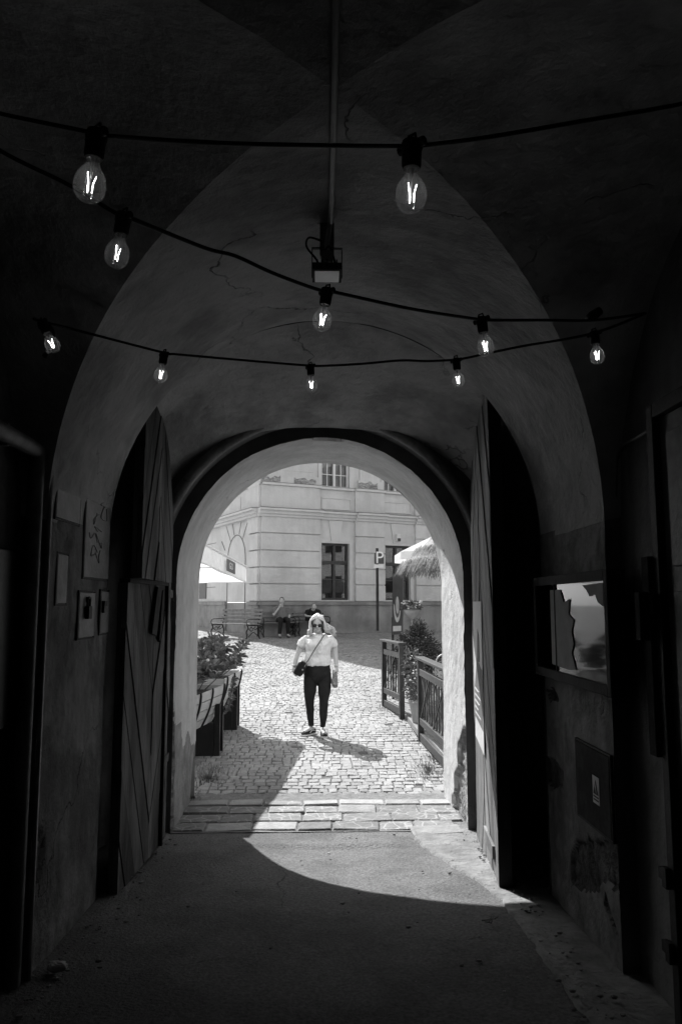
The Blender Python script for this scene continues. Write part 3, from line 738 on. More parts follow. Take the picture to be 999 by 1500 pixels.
for z0, z1 in zip(gl_, gl_[1:]):
    m.fbox(K, uW, UP, nW, (0.0, z0 + .045, -.01), (0.95, z1, 0.10))
m.fbox(K, uW, UP, nW, (0.0, zc1, -.01), (0.95, zsc - .04, .08)); m.build('corner_pilaster', 'facade_plaster', bld)
# grooves and blind arch on the wing
m = MB(); ac = (arc_s[0] + arc_s[1]) / 2; ar = 1.0; az = ws(348, 800)[1]
for z in gl_[1:-1]:
    for a, b in ((3.6 + .9, 16),): m.fbox(K, uW, UP, nW, (a, z - .012, 0.0), (b, z + .012, .006))
ac = ws(347, 800)[0]; aw = abs(arc_s[1] - arc_s[0]) / 2 + .25; atop = ws(347, 784)[1]
pts = [K + uW * (ac + aw * math.cos(t)) + nW * .012 + V((0, 0, atop - aw + aw * math.sin(t))) for t in frange(0, math.pi, math.pi / 20)]
pts = [K + uW * (ac + aw) + nW * .012 + V((0, 0, zpl - .9))] + pts + [K + uW * (ac - aw) + nW * .012 + V((0, 0, zpl - .9))]
m.tube(pts, 0.014, 6)
for t in (50, 75, 105, 130):
    d = V((math.cos(R(t)), 0, math.sin(R(t)))); b = K + nW * .012 + uW * (ac + aw * d.x * 1.05) + V((0, 0, atop - aw + aw * d.z * 1.05)); e = K + nW * .012 + uW * (ac + aw * d.x * 1.9) + V((0, 0, min(zc0 - .02, atop - aw + aw * d.z * 1.9)))
    m.tube([b, e], .009, 5)
for z in gl_[2:5]: m.tube([K + nW * .006 + uW * (ac + aw * 1.35) + V((0, 0, z - .35)), K + nW * .012 + uW * (ac + aw * 1.75) + V((0, 0, z))], .016, 5)
m.build('wall_groove', 'groove', bld)
m = MB(); a0, a1 = ws(353, 742)[0], ws(342, 742)[0]; m.fbox(K, uW, UP, nW, (a0, zc1 + .12, .0), (a1, zc1 + .62, .02)); m.fbox(K, uW, UP, nW, (a0 - .1, zc1 + .05, .0), (a1 + .1, zc1 + .12, .05)); m.build('wall_panel', 'facade_trim', bld)
# parapet panels, keystones and window surrounds of the front
for i, s in enumerate(cols_s):
    zm0, zm1 = fs(493, 747)[1], fs(493, 730)[1]
    m = MB()
    m.fbox(K, uF, UP, nF, (s, zm1 - .03, 0), (s + wn + .06, zm1, .03)); m.fbox(K, uF, UP, nF, (s, zm0, 0), (s + wn + .06, zm0 + .04, .045))
    m.fbox(K, uF, UP, nF, (s, zm0 + .04, 0), (s + .03, zm1 - .03, .03)); m.fbox(K, uF, UP, nF, (s + wn + .03, zm0 + .04, 0), (s + wn + .06, zm1 - .03, .03))
    m.build('wall_panel', 'facade_trim', bld)
    m = MB(); c = s + wn / 2
    m.prism([K + uF * x + V((0, 0, z)) for x, z in ((c - .17, zwt + .08), (c + .17, zwt + .08), (c + .26, zc0 - .02), (c - .26, zc0 - .02))], nF * .05); m.build('keystone', 'facade_trim', bld)
    m = MB()
    m.fbox(K, uF, UP, nF, (s - .13, zwb - .02, 0), (s - .002, zwt + .08, .04)); m.fbox(K, uF, UP, nF, (s + wn + .002, zwb - .02, 0), (s + wn + .13, zwt + .08, .04)); m.fbox(K, uF, UP, nF, (s - .002, zwt + .002, 0), (s + wn + .002, zwt + .08, .04)); m.build('window_surround', 'facade_trim', bld); m = MB()
    m.fbox(K, uF, UP, nF, (s - .10, up0 - .10, 0), (s + wn + .10, up0 - .03, .13)); m.build('window_sill', 'facade_trim', bld); m = MB(); m.fbox(K, uF, UP, nF, (s - .14, up0 - .03, 0), (s - .002, up1 + .1, .05)); m.fbox(K, uF, UP, nF, (s + wn + .002, up0 - .03, 0), (s + wn + .14, up1 + .1, .05)); m.fbox(K, uF, UP, nF, (s - .002, up1 + .003, 0), (s + wn + .002, up1 + .1, .05))
    m.build('window_surround', 'facade_trim', bld)
    # ground-floor window: dark frame with mullion, transom and lower glazing bar
    for (z0, z1, matn, rows, cols, fwid) in ((zwb, zwt, 'dark_paint', None, 2, .075), (up0, up1, 'white_paint', 5, 4, .05), (7.2, 9.0, 'white_paint', 3, 2, .06)):
        f = MB(); d0, d1 = -.20, -.10
        f.fbox(K, uF, UP, nF, (s, z0, d0), (s + fwid, z1, d1)); f.fbox(K, uF, UP, nF, (s + wn - fwid, z0, d0), (s + wn, z1, d1)); f.fbox(K, uF, UP, nF, (s + fwid, z0, d0), (s + wn - fwid, z0 + fwid, d1)); f.fbox(K, uF, UP, nF, (s + fwid, z1 - fwid, d0), (s + wn - fwid, z1, d1))
        f.fbox(K, uF, UP, nF, (c - .045, z0 + fwid, d0 - .01), (c + .045, z1 - fwid, d1 + .015))
        if rows is None:
            zt = z0 + (z1 - z0) * .66; f.fbox(K, uF, UP, nF, (s + fwid, zt - .06, d0 + .005), (s + wn - fwid, zt + .06, d1 + .025))
            zq = z0 + (z1 - z0) * .36
            f.fbox(K, uF, UP, nF, (s + fwid, zq - .02, d0 + .02), (c - .045, zq + .02, d1 - .01)); f.fbox(K, uF, UP, nF, (c + .045, zq - .02, d0 + .02), (s + wn - fwid, zq + .02, d1 - .01))
        else:
            for k in range(1, rows):
                z = z0 + (z1 - z0) * k / rows; f.fbox(K, uF, UP, nF, (s + fwid, z - .016, d0 + .02), (s + wn - fwid, z + .016, d1 - .012))
            for k in range(1, cols):
                if k * 2 == cols: continue
                x = s + wn * k / cols; f.fbox(K, uF, UP, nF, (x - .016, z0 + fwid, d0 + .03), (x + .016, z1 - fwid, d1 - .02))
        fo = f.build('window', matn, bld)
        g = MB(); g.fbox(K, uF, UP, nF, (s + .02, z0 + .02, -.162), (s + wn - .02, z1 - .02, -.156)); g.build('pane', 'pane_glass', fo)
        g = MB(); g.fbox(K, uF, UP, nF, (s - .1, z0 - .1, -1.5), (s + wn + .1, z1 + .1, -1.45)); 
        g.fbox(K, uF, UP, nF, (s - .1, z0 - .1, -1.45), (s - .05, z1 + .1, -.46)); g.fbox(K, uF, UP, nF, (s + wn + .05, z0 - .1, -1.45), (s + wn + .1, z1 + .1, -.46)); g.fbox(K, uF, UP, nF, (s - .05, z1 + .05, -1.45), (s + wn + .05, z1 + .1, -.46)); g.build('dark_room', 'room_dark', fo)
        if matn == 'white_paint':
            g = MB()
            for xa, xb in ((s + .04, s + wn * .40), (s + wn * .62, s + wn - .04)):
                n_ = 14; prev = None
                for k in range(n_ + 1):
                    x = lerp(xa, xb, k / n_); d = -.28 + .03 * math.sin(k * 1.9)
                    cur = (K + uF * x + nF * d + V((0, 0, z0)), K + uF * x + nF * d + V((0, 0, z1)))
                    if prev: g.quad(prev[0], cur[0], cur[1], prev[1])
                    prev = cur
            g.build('curtain', 'curtain', fo)
# bare brick where the render has fallen
for (x0, y0, x1, y1) in ((382, 696, 411, 711), (431, 700, 463, 714), (525, 706, 553, 719)):
    a, z1 = fs(x0, y0, .13); b, z0 = fs(x1, y1, .13)
    m = MB()
    us = frange(a, b, .03); 
    def fp(s, t):
        lo_, hi_ = z0 + .03 * nz((s, 0, 0), 6), z1 + .12 * nz((s, 5, 0), 5)
        z = lerp(lo_, hi_, t); return K + uF * s + nF * (.122 + (.012 if 0.05 < t < .95 else 0) + .018 * nz((s * 2, z * 3, 0), 6)) + V((0, 0, z))
    m.grid(fp, us, frange(0, 1, .1)); m.build('bare_brick', 'old_brick', bld)
# wing window seen under the parasol
m = MB(); a, b = ws(303, 866)[0], ws(293, 866)[0]; z0, z1 = ws(300, 877)[1], ws(300, 850)[1]
m.fbox(K, uW, UP, nW, (a, z0, 0), (b, z1, .03)); m.build('wing_window', 'dark_paint', bld)
# wall lamp box over the second window
p = fs(582, 788, .06)
lb = thing('wall_lamp', 'small pale lamp box with dark lens high on the facade beside the parking sign', 'lamp')
m = MB(); m.fbox(K, uF, UP, nF, (p[0] - .08, p[1] - .14, .051), (p[0] + .08, p[1] + .14, .16)); m.build('housing', 'white_paint', lb, bevel=.01)
m = MB(); m.fbox(K, uF, UP, nF, (p[0] - .05, p[1] - .13, .161), (p[0] + .06, p[1] - .02, .20)); m.build('lens', 'dark_paint', lb, bevel=.01)

lh = thing('reflection_house', 'unseen pale house added left of the square to break up the notice board reflection', 'house')  # out-of-view house added for the reflection in the board glass
m = MB(); m.boxm((-24, 4, -1.6), (-13, 22, 6.5)); m.build('wall', 'facade_plaster', lh)
m = MB(); m.prism([V((-24.4, 3.6, 6.51)), V((-12.6, 3.6, 6.51)), V((-18, 3.6, 9.5))], (0, 18.8, 0)); m.build('roof', 'roof_tile', lh)
for yy in frange(5.6, 20.5, 2.5):
    for zz in (-.4, 3.0):
        m = MB(); m.boxm((-13.0, yy - .55, zz), (-12.96, yy + .55, zz + 1.9)); m.build('window', 'dark_paint', lh)
nb_ = thing('reflection_house', 'unseen pale house added right of the square for reflections in the tall windows', 'house')  # out-of-view house added to be mirrored by the far windows
m = MB(); m.boxm((14, 3, -1.4), (22, 26, 6.2)); m.build('wall', 'facade_plaster', nb_)
m = MB(); m.prism([V((13.6, 2.6, 6.21)), V((22.4, 2.6, 6.21)), V((18, 2.6, 9))], (0, 23.8, 0)); m.build('roof', 'roof_tile', nb_)
for yy in frange(5, 24, 2.6):
    for zz in (-.3, 3.0):
        m = MB(); m.boxm((13.97, yy - .6, zz), (14.0, yy + .6, zz + 1.9)); m.build('window', 'dark_paint', nb_)
for yy in (8, 12.5, 17, 21.5):
    m = MB(); m.lathe([(1.6, .6), (1.2, 1.0), (.6, 1.3), (.02, 1.45)], (12.2, yy, 0), 16); m.tube([V((12.2, yy, -1.2)), V((12.2, yy, 1.4))], .04, 6); m.build('added_parasol', 'dark_paint' if yy != 12.5 else 'canvas', nb_)  # parasol shapes added out of view for the window reflections
# ------------------------------------------------------------------ string lights
def bulb_parts(root, base, down, size=.06, curl=0.0):
    """socket and clear filament bulb hanging from `base` along `down`"""
    down = V(down).normalized() + V((random.uniform(-.05, .05), random.uniform(-.06, .06), 0)); z = -down.normalized(); x = z.orthogonal().normalized(); y = z.cross(x); M = Matrix((x, y, z)).transposed()
    k = size / .06
    s_ = MB(); s_.lathe([(.010 * k, .012 * k), (.019 * k, .008 * k), (.021 * k, -.004 * k), (.019 * k, -.012 * k), (.0185 * k, -.040 * k), (.016 * k, -.046 * k)], base, 14, M)
    s_.tube([V(base) + M @ V((0, -.03 * k, .0)), V(base) + M @ V((0, .03 * k, .0))], .009 * k, 8)
    s_.tube([V(base) + M @ V((0, -.010 * k, .010 * k)), V(base) + M @ V((0, -.008 * k, .022 * k)), V(base) + M @ V((0, .008 * k, .022 * k)), V(base) + M @ V((0, .010 * k, .010 * k))], .003 * k, 6)
    so = s_.build('lamp_socket', 'rubber', root, smooth=True, sharp=40)
    g = MB(); r = .030 * k; pr_ = [(.012, -.046), (.0125, -.054), (.014, -.060), (.0205, -.070), (.0265, -.080), (.0295, -.092), (.030, -.100), (.0290, -.110), (.0255, -.119), (.0195, -.126), (.011, -.1305), (.002, -.132)]
    g.lathe([(a * k, b * k) for a, b in pr_], base, 20, M); go = g.build('bulb', 'bulb_glass', root, smooth=True)
    f = MB(); sp = random.uniform(0, 6.28); nf = random.choice((2, 3, 3, 4))
    for q in range(nf):
        a = sp + q * 6.283 / nf + random.uniform(-.3, .3); c, s = math.cos(a), math.sin(a)
        f.tube([V(base) + M @ V((c * .0055 * k, s * .0055 * k, -.112 * k)), V(base) + M @ V((c * (.006 + .003 * curl) * k, s * .006 * k, -.094 * k)), V(base) + M @ V((c * .0105 * k, s * .0105 * k, -.078 * k))], .0008 * k, 6)
    f.build('filament', 'filament', go)
    f = MB(); f.tube([V(base) + M @ V((0, 0, -.046 * k)), V(base) + M @ V((0, 0, -.085 * k))], [.005 * k, .0016 * k], 6); f.tube([V(base) + M @ V((0, 0, -.085 * k)), V(base) + M @ V((0, 0, -.112 * k))], .0009 * k, 5)
    f.build('filament_mount', 'steel', go)
    return so
def cable_pts(ctrl, n=10):     # Catmull-Rom through the control points
    out = []
    for i in range(len(ctrl) - 1):
        p0, p1, p2, p3 = ctrl[max(i - 1, 0)], ctrl[i], ctrl[i + 1], ctrl[min(i + 2, len(ctrl) - 1)]
        for k in range(n):
            t = k / n; out.append(0.5 * ((2 * p1) + (p2 - p0) * t + (2 * p0 - 5 * p1 + 4 * p2 - p3) * t * t + (3 * p1 - p0 - 3 * p2 + p3) * t ** 3))
    return out + [ctrl[-1]]
def string(label, ctrl, bulbs, rad):
    root = thing('string_lights', label, 'string lights', (0, 0, 0), 0, 'cables of bare bulbs hung across the passage')
    m = MB(); m.tube(cable_pts([at(*c) for c in ctrl]), rad, 8); m.build('cable', 'rubber', root, smooth=True)
    for (px, py, Y, dx, dy, sz) in bulbs:
        b = at(px, py, Y); bulb_parts(root, b, V((dx, dy, -1)), sz)
    return root
string('nearest and highest cable carrying two large glowing bulbs across the passage',
       [(-190, 118, 1.50), (-60, 148, 1.46), (0, 166, 1.44), (130, 193, 1.42), (160, 199, 1.42), (310, 209, 1.42), (480, 213, 1.42), (585, 214, 1.42), (618, 213, 1.42), (720, 200, 1.42), (860, 176, 1.44), (999, 152, 1.46), (1150, 118, 1.5)],
       [(142, 199, 1.42, -.06, 0, .062), (603, 214, 1.42, .02, 0, .062)], .0044)
string('slanting middle cable of bulbs passing just below the floodlight',
       [(-160, 120, 1.70), (0, 220, 1.72), (100, 270, 1.80), (170, 312, 1.82), (198, 322, 1.83), (300, 363, 2.0), (345, 375, 2.05), (400, 400, 2.10), (465, 424, 2.16), (490, 428, 2.18), (600, 452, 2.35), (695, 467, 2.55), (720, 469, 2.6), (800, 469, 2.75), (870, 469, 2.85), (945, 459, 3.0)],
       [(182, 318, 1.82, -.10, 0, .060), (479, 427, 2.17, -.14, 0, .056), (705, 469, 2.57, .08, 0, .060)], .0054)
o = [c for c in col.objects if c.name.startswith('string_lights')][-1]
m = MB(); b = at(868, 467, 2.85); m.tube([b + V((-.02, 0, 0)), b + V((.0, 0, .012)), b + V((.03, 0, .035))], [.014, .02, .016], 8); m.build('lamp_socket', 'rubber', o, smooth=True)
string('farthest and lowest cable of small bulbs strung from wall to wall before the door leaves',
       [(50, 467, 3.02), (58, 470, 3.04), (110, 483, 3.10), (238, 516, 3.25), (260, 519, 3.27), (360, 528, 3.34), (445, 535, 3.38), (470, 536, 3.38), (530, 533, 3.36), (586, 528, 3.34), (625, 529, 3.33), (665, 527, 3.30), (690, 523, 3.28), (760, 508, 3.2), (865, 489, 3.05), (945, 459, 3.0)],
       [(63, 474, 3.04, .45, 0, .060), (241, 519, 3.25, -.10, 0, .058), (455, 537, 3.38, 0, 0, .054), (668, 528, 3.30, .06, 0, .056), (870, 489, 3.05, .08, 0, .060)], .0058)
o = [c for c in col.objects if c.name.startswith('string_lights')][-1]
m = MB(); m.tube(cable_pts([at(60, 468, 3.04), at(76, 480, 3.06), at(80, 498, 3.06), at(76, 512, 3.05), at(70, 517, 3.04)]), .006, 7); m.tube([at(70, 516, 3.04), at(66, 522, 3.03)], .011, 8); m.build('loose_end', 'rubber', o, smooth=True)

# conduit and floodlight under the crown
fc_ = at(479, 402, 3.06)
m = MB(); ys = frange(-3, 3.02, .15); m.tube([V((CX0 + .002 * math.sin(y * 3), y, zA(CX0, y) - .024)) for y in ys] + [V((fc_.x, fc_.y, 1.50)), V((fc_.x, fc_.y + .008, 1.45))], .0105, 8)
tag(m.build('conduit', 'steel', smooth=True, sharp=40), 'thin pale conduit running along the crown of the dark vault to the floodlight', 'conduit')
fl_ = thing('floodlight', 'small unlit floodlight on a bracket hanging under the vault crown', 'floodlight')
m = MB(); Mf = Matrix.Rotation(R(84), 3, 'X'); m.box(fc_ + V((0, .01, .012)), (.122, .032, .112), Mf)
for k in range(5): m.box(fc_ + Mf @ V((-.04 + k * .02, .024, 0)) + V((0, .01, .012)), (.006, .02, .10), Mf)
m.build('housing', 'iron', fl_, bevel=.004)
m = MB(); m.box(fc_ + Mf @ V((0, -.0175, 0)) + V((0, .01, .012)), (.100, .003, .090), Mf); m.build('lens', 'lens', fl_)
m = MB(); t = V((fc_.x, fc_.y, 1.44))
for sx in (-1, 1): m.box(fc_ + V((sx * .062, .01, .055)), (.004, .014, .13))
m.box(fc_ + V((0, .01, .118)), (.128, .014, .004)); m.build('bracket', 'iron', fl_)
m = MB(); m.box((fc_.x, fc_.y + .01, 1.45 - .012), (.05, .05, .05)); m.boxm((fc_.x - .008, fc_.y, fc_.z + .12), (fc_.x + .008, fc_.y + .02, 1.43)); m.boxm((fc_.x - .03, fc_.y + .02, 1.455), (fc_.x + .03, fc_.y + .05, 1.60)); m.build('junction_box', 'painted_metal', fl_)
m = MB()
m.tube(cable_pts([fc_ + V((-.02, .01, .15)), fc_ + V((-.075, .0, .16)), fc_ + V((-.085, .0, .12)), fc_ + V((-.045, .01, .07)), fc_ + V((-.03, .01, .03))]), .0045, 6)
m.tube(cable_pts([fc_ + V((.01, .01, .15)), fc_ + V((-.012, .0, .10)), fc_ + V((.01, -.005, .12)), fc_ + V((.03, .01, .07)), fc_ + V((.035, .01, .03))]), .0045, 6); m.build('cable', 'rubber', fl_, smooth=True)

# ------------------------------------------------------------------ things on the left pier and wall
def panel(name, label, cat, X, pts_px, th, mat, nin, frame=True):
    ps = [yz(px, py, X) for px, py in pts_px]; y0, y1 = min(p[0] for p in ps), max(p[0] for p in ps); z0, z1 = min(p[1] for p in ps), max(p[1] for p in ps)
    root = thing(name, label, cat)
    m = MB(); m.boxm((X - nin * .02, y0, z0), (X + nin * th, y1, z1)); d = m.build('door', mat, root, bevel=.003)
    if frame:
        m = MB(); w = .011; t2 = .0025
        m.boxm((X - nin * .02, y0 - w, z0 - w), (X + nin * t2, y0 - .004, z1 + w)); m.boxm((X - nin * .02, y1 + .004, z0 - w), (X + nin * t2, y1 + w, z1 + w))
        m.boxm((X - nin * .02, y0 - .004, z0 - w), (X + nin * t2, y1 + .004, z0 - .004)); m.boxm((X - nin * .02, y0 - .004, z1 + .004), (X + nin * t2, y1 + .004, z1 + w)); m.build('frame', 'iron', root)
    return root, (y0, y1, z0, z1)
XP = XL + .007
r_, e = panel('meter_cabinet', 'tall narrow meter cabinet door with faint graffiti on the left pier', 'cabinet', XP, [(122, 845), (158, 845), (132, 690)], .005, 'painted_metal', 1)
m = MB(); y0, y1, z0, z1 = e
for k in range(9):
    cy, cz = random.uniform(y0 + .08, y1 - .08), z1 - .12 - k * (z1 - z0 - .2) / 9
    pts = [V((XP + .0055, cy + random.uniform(-.09, .09), cz + random.uniform(-.05, .05))) for _ in range(4)]
    m.tube(cable_pts(pts, 6), .0035, 5, .3)
m.build('graffiti', 'graffiti', r_)
panel('meter_cabinet', 'square blank metal cover highest on the left pier next to the graffiti cabinet', 'cabinet', XP, [(82, 757), (117, 757), (100, 708)], .004, 'painted_metal', 1)
panel('meter_cabinet', 'plain flush metal cover below the square cover at the left pier edge', 'cabinet', XP, [(82, 884), (97, 884), (90, 812)], .004, 'painted_metal', 1)
r_, e = panel('meter_cabinet', 'small metal door with a hanging padlock low on the left pier', 'cabinet', XP, [(114, 935), (137, 930), (125, 868)], .005, 'painted_metal', 1)
y0, y1, z0, z1 = e; yc = y0 + .12
m = MB(); m.boxm((XP + .008, yc - .03, z0 + .10), (XP + .03, yc + .03, z0 + .17)); m.tube(cable_pts([V((XP + .018, yc - .02, z0 + .16)), V((XP + .018, yc - .018, z0 + .21)), V((XP + .018, yc + .018, z0 + .21)), V((XP + .018, yc + .02, z0 + .16))]), .007, 6); m.boxm((XP + .0, yc - .01, z0 + .19), (XP + .015, yc + .06, z0 + .22)); m.build('padlock', 'iron', r_, bevel=.004)
r_, e = panel('meter_cabinet', 'small metal door with a dark latch beside the dark door recess on the left', 'cabinet', XP, [(146, 928), (158, 924), (150, 866)], .005, 'painted_metal', 1)
y0, y1, z0, z1 = e; m = MB(); m.boxm((XP + .004, y0 + .02, z0 + .16), (XP + .02, y0 + .08, z0 + .19)); m.boxm((XP + .004, y0 + .02, z0 + .12), (XP + .018, y0 + .045, z0 + .159)); m.build('latch', 'iron', r_)
m = MB(); xx = NL + .085
m.tube(cable_pts([V((xx, 1.0, .745)), V((xx, 2.4, .735)), V((xx, 3.2, .725)), V((xx + .005, LY + LH - .09, .72)), V((xx + .005, LY + LH - .055, .69)), V((xx + .005, LY + LH - .05, .60))], 6), .038, 12); m.tube([V((xx + .005, LY + LH - .05, .61)), V((xx + .005, LY + LH - .05, gz(3.6)))], .036, 12)
for y in (2.5, 3.3): m.box((NL + .04, y, .73), (.08, .02, .10))
tag(m.build('wall_pipe', 'painted_metal', smooth=True, sharp=50), 'thick pipe along the left wall turning down beside the pier with the cabinets', 'pipe')
m = MB(); m.tube([V((XL + .008, LY + LH + .012, z)) for z in frange(gz(3.7), .68, .2)], .012, 8); tag(m.build('edge_bead', 'steel', smooth=True), 'thin vertical metal corner bead on the left pier edge', 'corner bead')
r_, e = panel('wall_cabinet', 'dark framed cabinet door at the extreme left edge of the passage wall', 'cabinet', NL + .01, [(-30, 800), (14, 1060)], .03, 'black_paint', 1)
# looped cable scar on the left pier
m = MB(); m.tube(cable_pts([V((XL + .025, *yz(*q, XL))) for q in ((122, 620), (127, 634), (140, 640), (155, 634), (165, 632))]), .005, 6)
tag(m.build('wall_cable', 'rubber', smooth=True), 'short sagging piece of cable on the left pier above the graffiti cabinet', 'cable')

# ------------------------------------------------------------------ things on the right pier
XB = 1.375
board = thing('notice_board', 'glazed wooden notice board box with torn papers on the right pier', 'notice board')
xf = 1.29; by0, by1, bz0, bz1 = 3.45, 4.66, -.415, .158; fw = .05; XBB = xf + .075
m = MB()
m.boxm((xf, by0, bz0), (XB, by0 + fw, bz1)); m.boxm((xf, by1 - fw, bz0), (XB, by1, bz1)); m.boxm((xf, by0 + fw, bz0), (XB, by1 - fw, bz0 + fw)); m.boxm((xf, by0 + fw, bz1 - fw), (XB, by1 - fw, bz1)); m.build('frame', 'dark_wood', board, bevel=.004)
m = MB(); m.boxm((XBB - .02, by0 + fw, bz0 + fw), (XBB - .004, by1 - fw, bz1 - fw)); m.build('backboard', 'dark_wood', board)
m = MB(); m.boxm((xf + .004, by0 + .80, bz0 + fw), (xf + .0115, by0 + .815, bz1 - fw)); m.build('glazing_bar', 'dark_wood', board)
m = MB(); m.boxm((xf + .012, by0 + fw, bz0 + fw), (xf + .016, by1 - fw, bz1 - fw)); m.build('glass', 'board_glass', board)
iy0, iy1, iz0, iz1 = by0 + fw, by1 - fw, bz0 + fw, bz1 - fw
k = 0
for i in range(2):
    for j in range(2):
        ya = iy1 - .03 - i * .24; yb = ya - .22; za = iz1 - .02 - j * .225; zb_ = za - .215
        m = MB(); m.prism([V((xf + .034 - .002 * k, y, z)) for y, z in ((ya, za), (yb, za + random.uniform(-.01, .01)), (yb + random.uniform(-.01, .01), zb_), (ya, zb_))], (-.002, 0, 0)); po = m.build('sheet', 'dim_paper', board); k += 1
jag = [(iy0 + .02, iz1 - .01), (iy0 + .62, iz1 - .02), (iy0 + .58, iz1 - .08), (iy0 + .50, iz1 - .12), (iy0 + .46, iz1 - .11), (iy0 + .47, iz1 - .17), (iy0 + .40, iz1 - .20), (iy0 + .44, iz1 - .26), (iy0 + .42, iz1 - .33), (iy0 + .45, iz1 - .40), (iy0 + .38, iz0 + .03), (iy0 + .02, iz0 + .02)]
m = MB(); m.prism([V((xf + .026, y, z)) for y, z in jag], (-.003, 0, 0)); to = m.build('torn_poster', 'torn_paper', board)
m = MB(); m.prism([V((xf + .0225, iy0 + y, iz1 - z)) for y, z in ((.03, .13), (.10, .08), (.22, .12), (.27, .21), (.20, .24), (.16, .34), (.05, .36))], (-.002, 0, 0)); m.build('print', 'ink', to)
for sh_ in (((.05, .0), (.44, .0), (.40, .05), (.35, .04), (.30, .10), (.22, .08), (.16, .13), (.05, .10)), ((.30, .16), (.42, .14), (.46, .22), (.40, .27), (.41, .33), (.33, .31))):  # bright torn sheets added behind the glass to break up its reflection
    m = MB(); m.prism([V((xf + .0205, iy0 + y, iz1 - z)) for y, z in sh_], (-.002, 0, 0)); m.build('sheet', 'white_paint', board)
m = MB(); m.prism([V((xf + .0205, iy0 + y, iz1 - z)) for y, z in ((.40, .30), (.52, .36), (.54, .46), (.45, .45))], (-.002, 0, 0)); m.build('sheet', 'paper', board)
m = MB(); m.prism([V((xf + .0085, iy0 + y, iz1 - z)) for y, z in ((.84, .03), (.66, .03), (.60, .10), (.50, .08), (.53, .16), (.45, .19), (.49, .25), (.46, .31), (.50, .36), (.44, .44), (.56, .45), (.84, .44))], (-.002, 0, 0)); m.build('reflection_mask', 'dim_paper', board)  # torn paper added over the glass to hide part of its reflection
m = MB(); m.prism([V((xf + .0085, iy0 + y, iz1 - z)) for y, z in ((.30, .015), (.02, .01), (.02, .12), (.09, .10), (.13, .06), (.20, .07), (.24, .04))], (-.002, 0, 0)); m.build('reflection_mask', 'dim_paper', board)
r_, e = panel('meter_cabinet', 'dark metal cabinet door with a warning sticker above the broken plaster on the right', 'cabinet', XR - .012, [(843, 1085), (897, 1232), (870, 1098)], .006, 'dull_dark', -1)
y0, y1, z0, z1 = e; ya, za = yz(876, 1140, XR - .02); yb, zb_ = yz(866, 1175, XR - .03)
yc = (ya + yb) / 2; zc = (za + zb_) / 2
m = MB(); m.boxm((XR - .0185, yc - .045, zc - .065), (XR - .0205, yc + .045, zc + .065)); so = m.build('sticker', 'paper', r_)
m = MB(); m.prism([V((XR - .0207, yc + y, zc + z)) for y, z in ((-.035, -.02), (.035, -.02), (0, .05))], (-.001, 0, 0)); m.boxm((XR - .0207, yc - .035, zc - .035), (XR - .0217, yc + .035, zc - .028)); m.boxm((XR - .0207, yc - .035, zc - .05), (XR - .0217, yc + .035, zc - .043)); m.build('warning_mark', 'ink', so)
m = MB(); m.prism([V((XR - .0218, yc + y, zc + z)) for y, z in ((-.006, -.014), (.003, .008), (-.004, .008), (.004, .034), (.006, .012), (.0, .012))], (-.001, 0, 0)); m.build('warning_bolt', 'paper', so)
m = MB(); m.tube(cable_pts([V((NR - .018, *yz(*q, NR))) for q in ((960, 628), (940, 640), (918, 652), (909, 672), (907, 720), (906, 800), (906, 845))]), .008, 6)
tag(m.build('wall_cable', 'painted_metal', smooth=True), 'thin cable bending down the right wall from the metal door', 'cable')
# poster on the right leaf
pw = lambda px, py: None
pos = thing('poster', 'pale printed poster pasted on the right door leaf in the sun', 'poster')
m = MB(); wa, wb = .12, .66
def lp(w, z, n_): return hr + ur * w + nr * n_ + V((0, 0, z))
pz0, pz1 = -1.02, 0.02
m.prism([lp(wa, pz0 + .02, .041), lp(wb, pz0 - .03, .041), lp(wb, pz1, .041), lp(wa, pz1, .041)], nr * .002); m.build('sheet', 'paper', pos)
m = MB(); m.prism([lp(wa + .03, pz0 + .17, .0435), lp(wb - .02, pz0 + .13, .0435), lp(wb - .02, pz0 + .55, .0435), lp(wa + .20, pz0 + .62, .0435), lp(wa + .03, pz0 + .40, .0435)], nr * .001)
m.prism([lp(wa + .22, pz0 + .60, .0447), lp(wa + .38, pz0 + .60, .0447), lp(wa + .36, pz0 + .80, .0447), lp(wa + .28, pz0 + .84, .0447)], nr * .001); m.build('picture', 'pale_ink', pos)
m = MB()
for k in range(5): m.prism([lp(wa + .05, pz0 + .20 + k * .045, .0449), lp(wb - .1 - random.uniform(0, .25), pz0 + .19 + k * .045, .0449), lp(wb - .1 - random.uniform(0, .2), pz0 + .202 + k * .045, .0449), lp(wa + .05, pz0 + .214 + k * .045, .0449)], nr * .001)
m.build('lettering', 'paper', pos)
# litter on the floor
def crumple(name, label, cat, c, r, mat):
    m = MB(); n_, q = 14, 9; m.ell(c, (r, r * .8, r * .5), n_, q)
    m.v = [tuple(V(v) + (V(v) - V(c)) * (0.45 * nz(V(v) * (1.3 / r)) + .25 * nz(V(v) * (3.1 / r)))) for v in m.v]
    zmin = min(v[2] for v in m.v); zg = gz(c[1]) - .004 + (0.015 if abs(c[0]) > .9 else 0); m.v = [(a, b, z - zmin + zg) for a, b, z in m.v]
    return tag(m.build(name, mat), label, cat)
g = ground_at(82, 1428); crumple('crumpled_paper', 'crumpled scrap of pale paper on the floor by the left wall', 'paper', (g.x, g.y, g.z + .02), .045, 'paper')
for px, py, lab in ((702, 1408, 'small pale pebble alone on the dark asphalt right of centre'), (128, 1362, 'small stone chip at the foot of the left wall')):
    g = ground_at(px, py); crumple('pebble', lab, 'pebble', (g.x, g.y, g.z + .01), .014, 'slab')
m = MB(); g = ground_at(720, 1352)
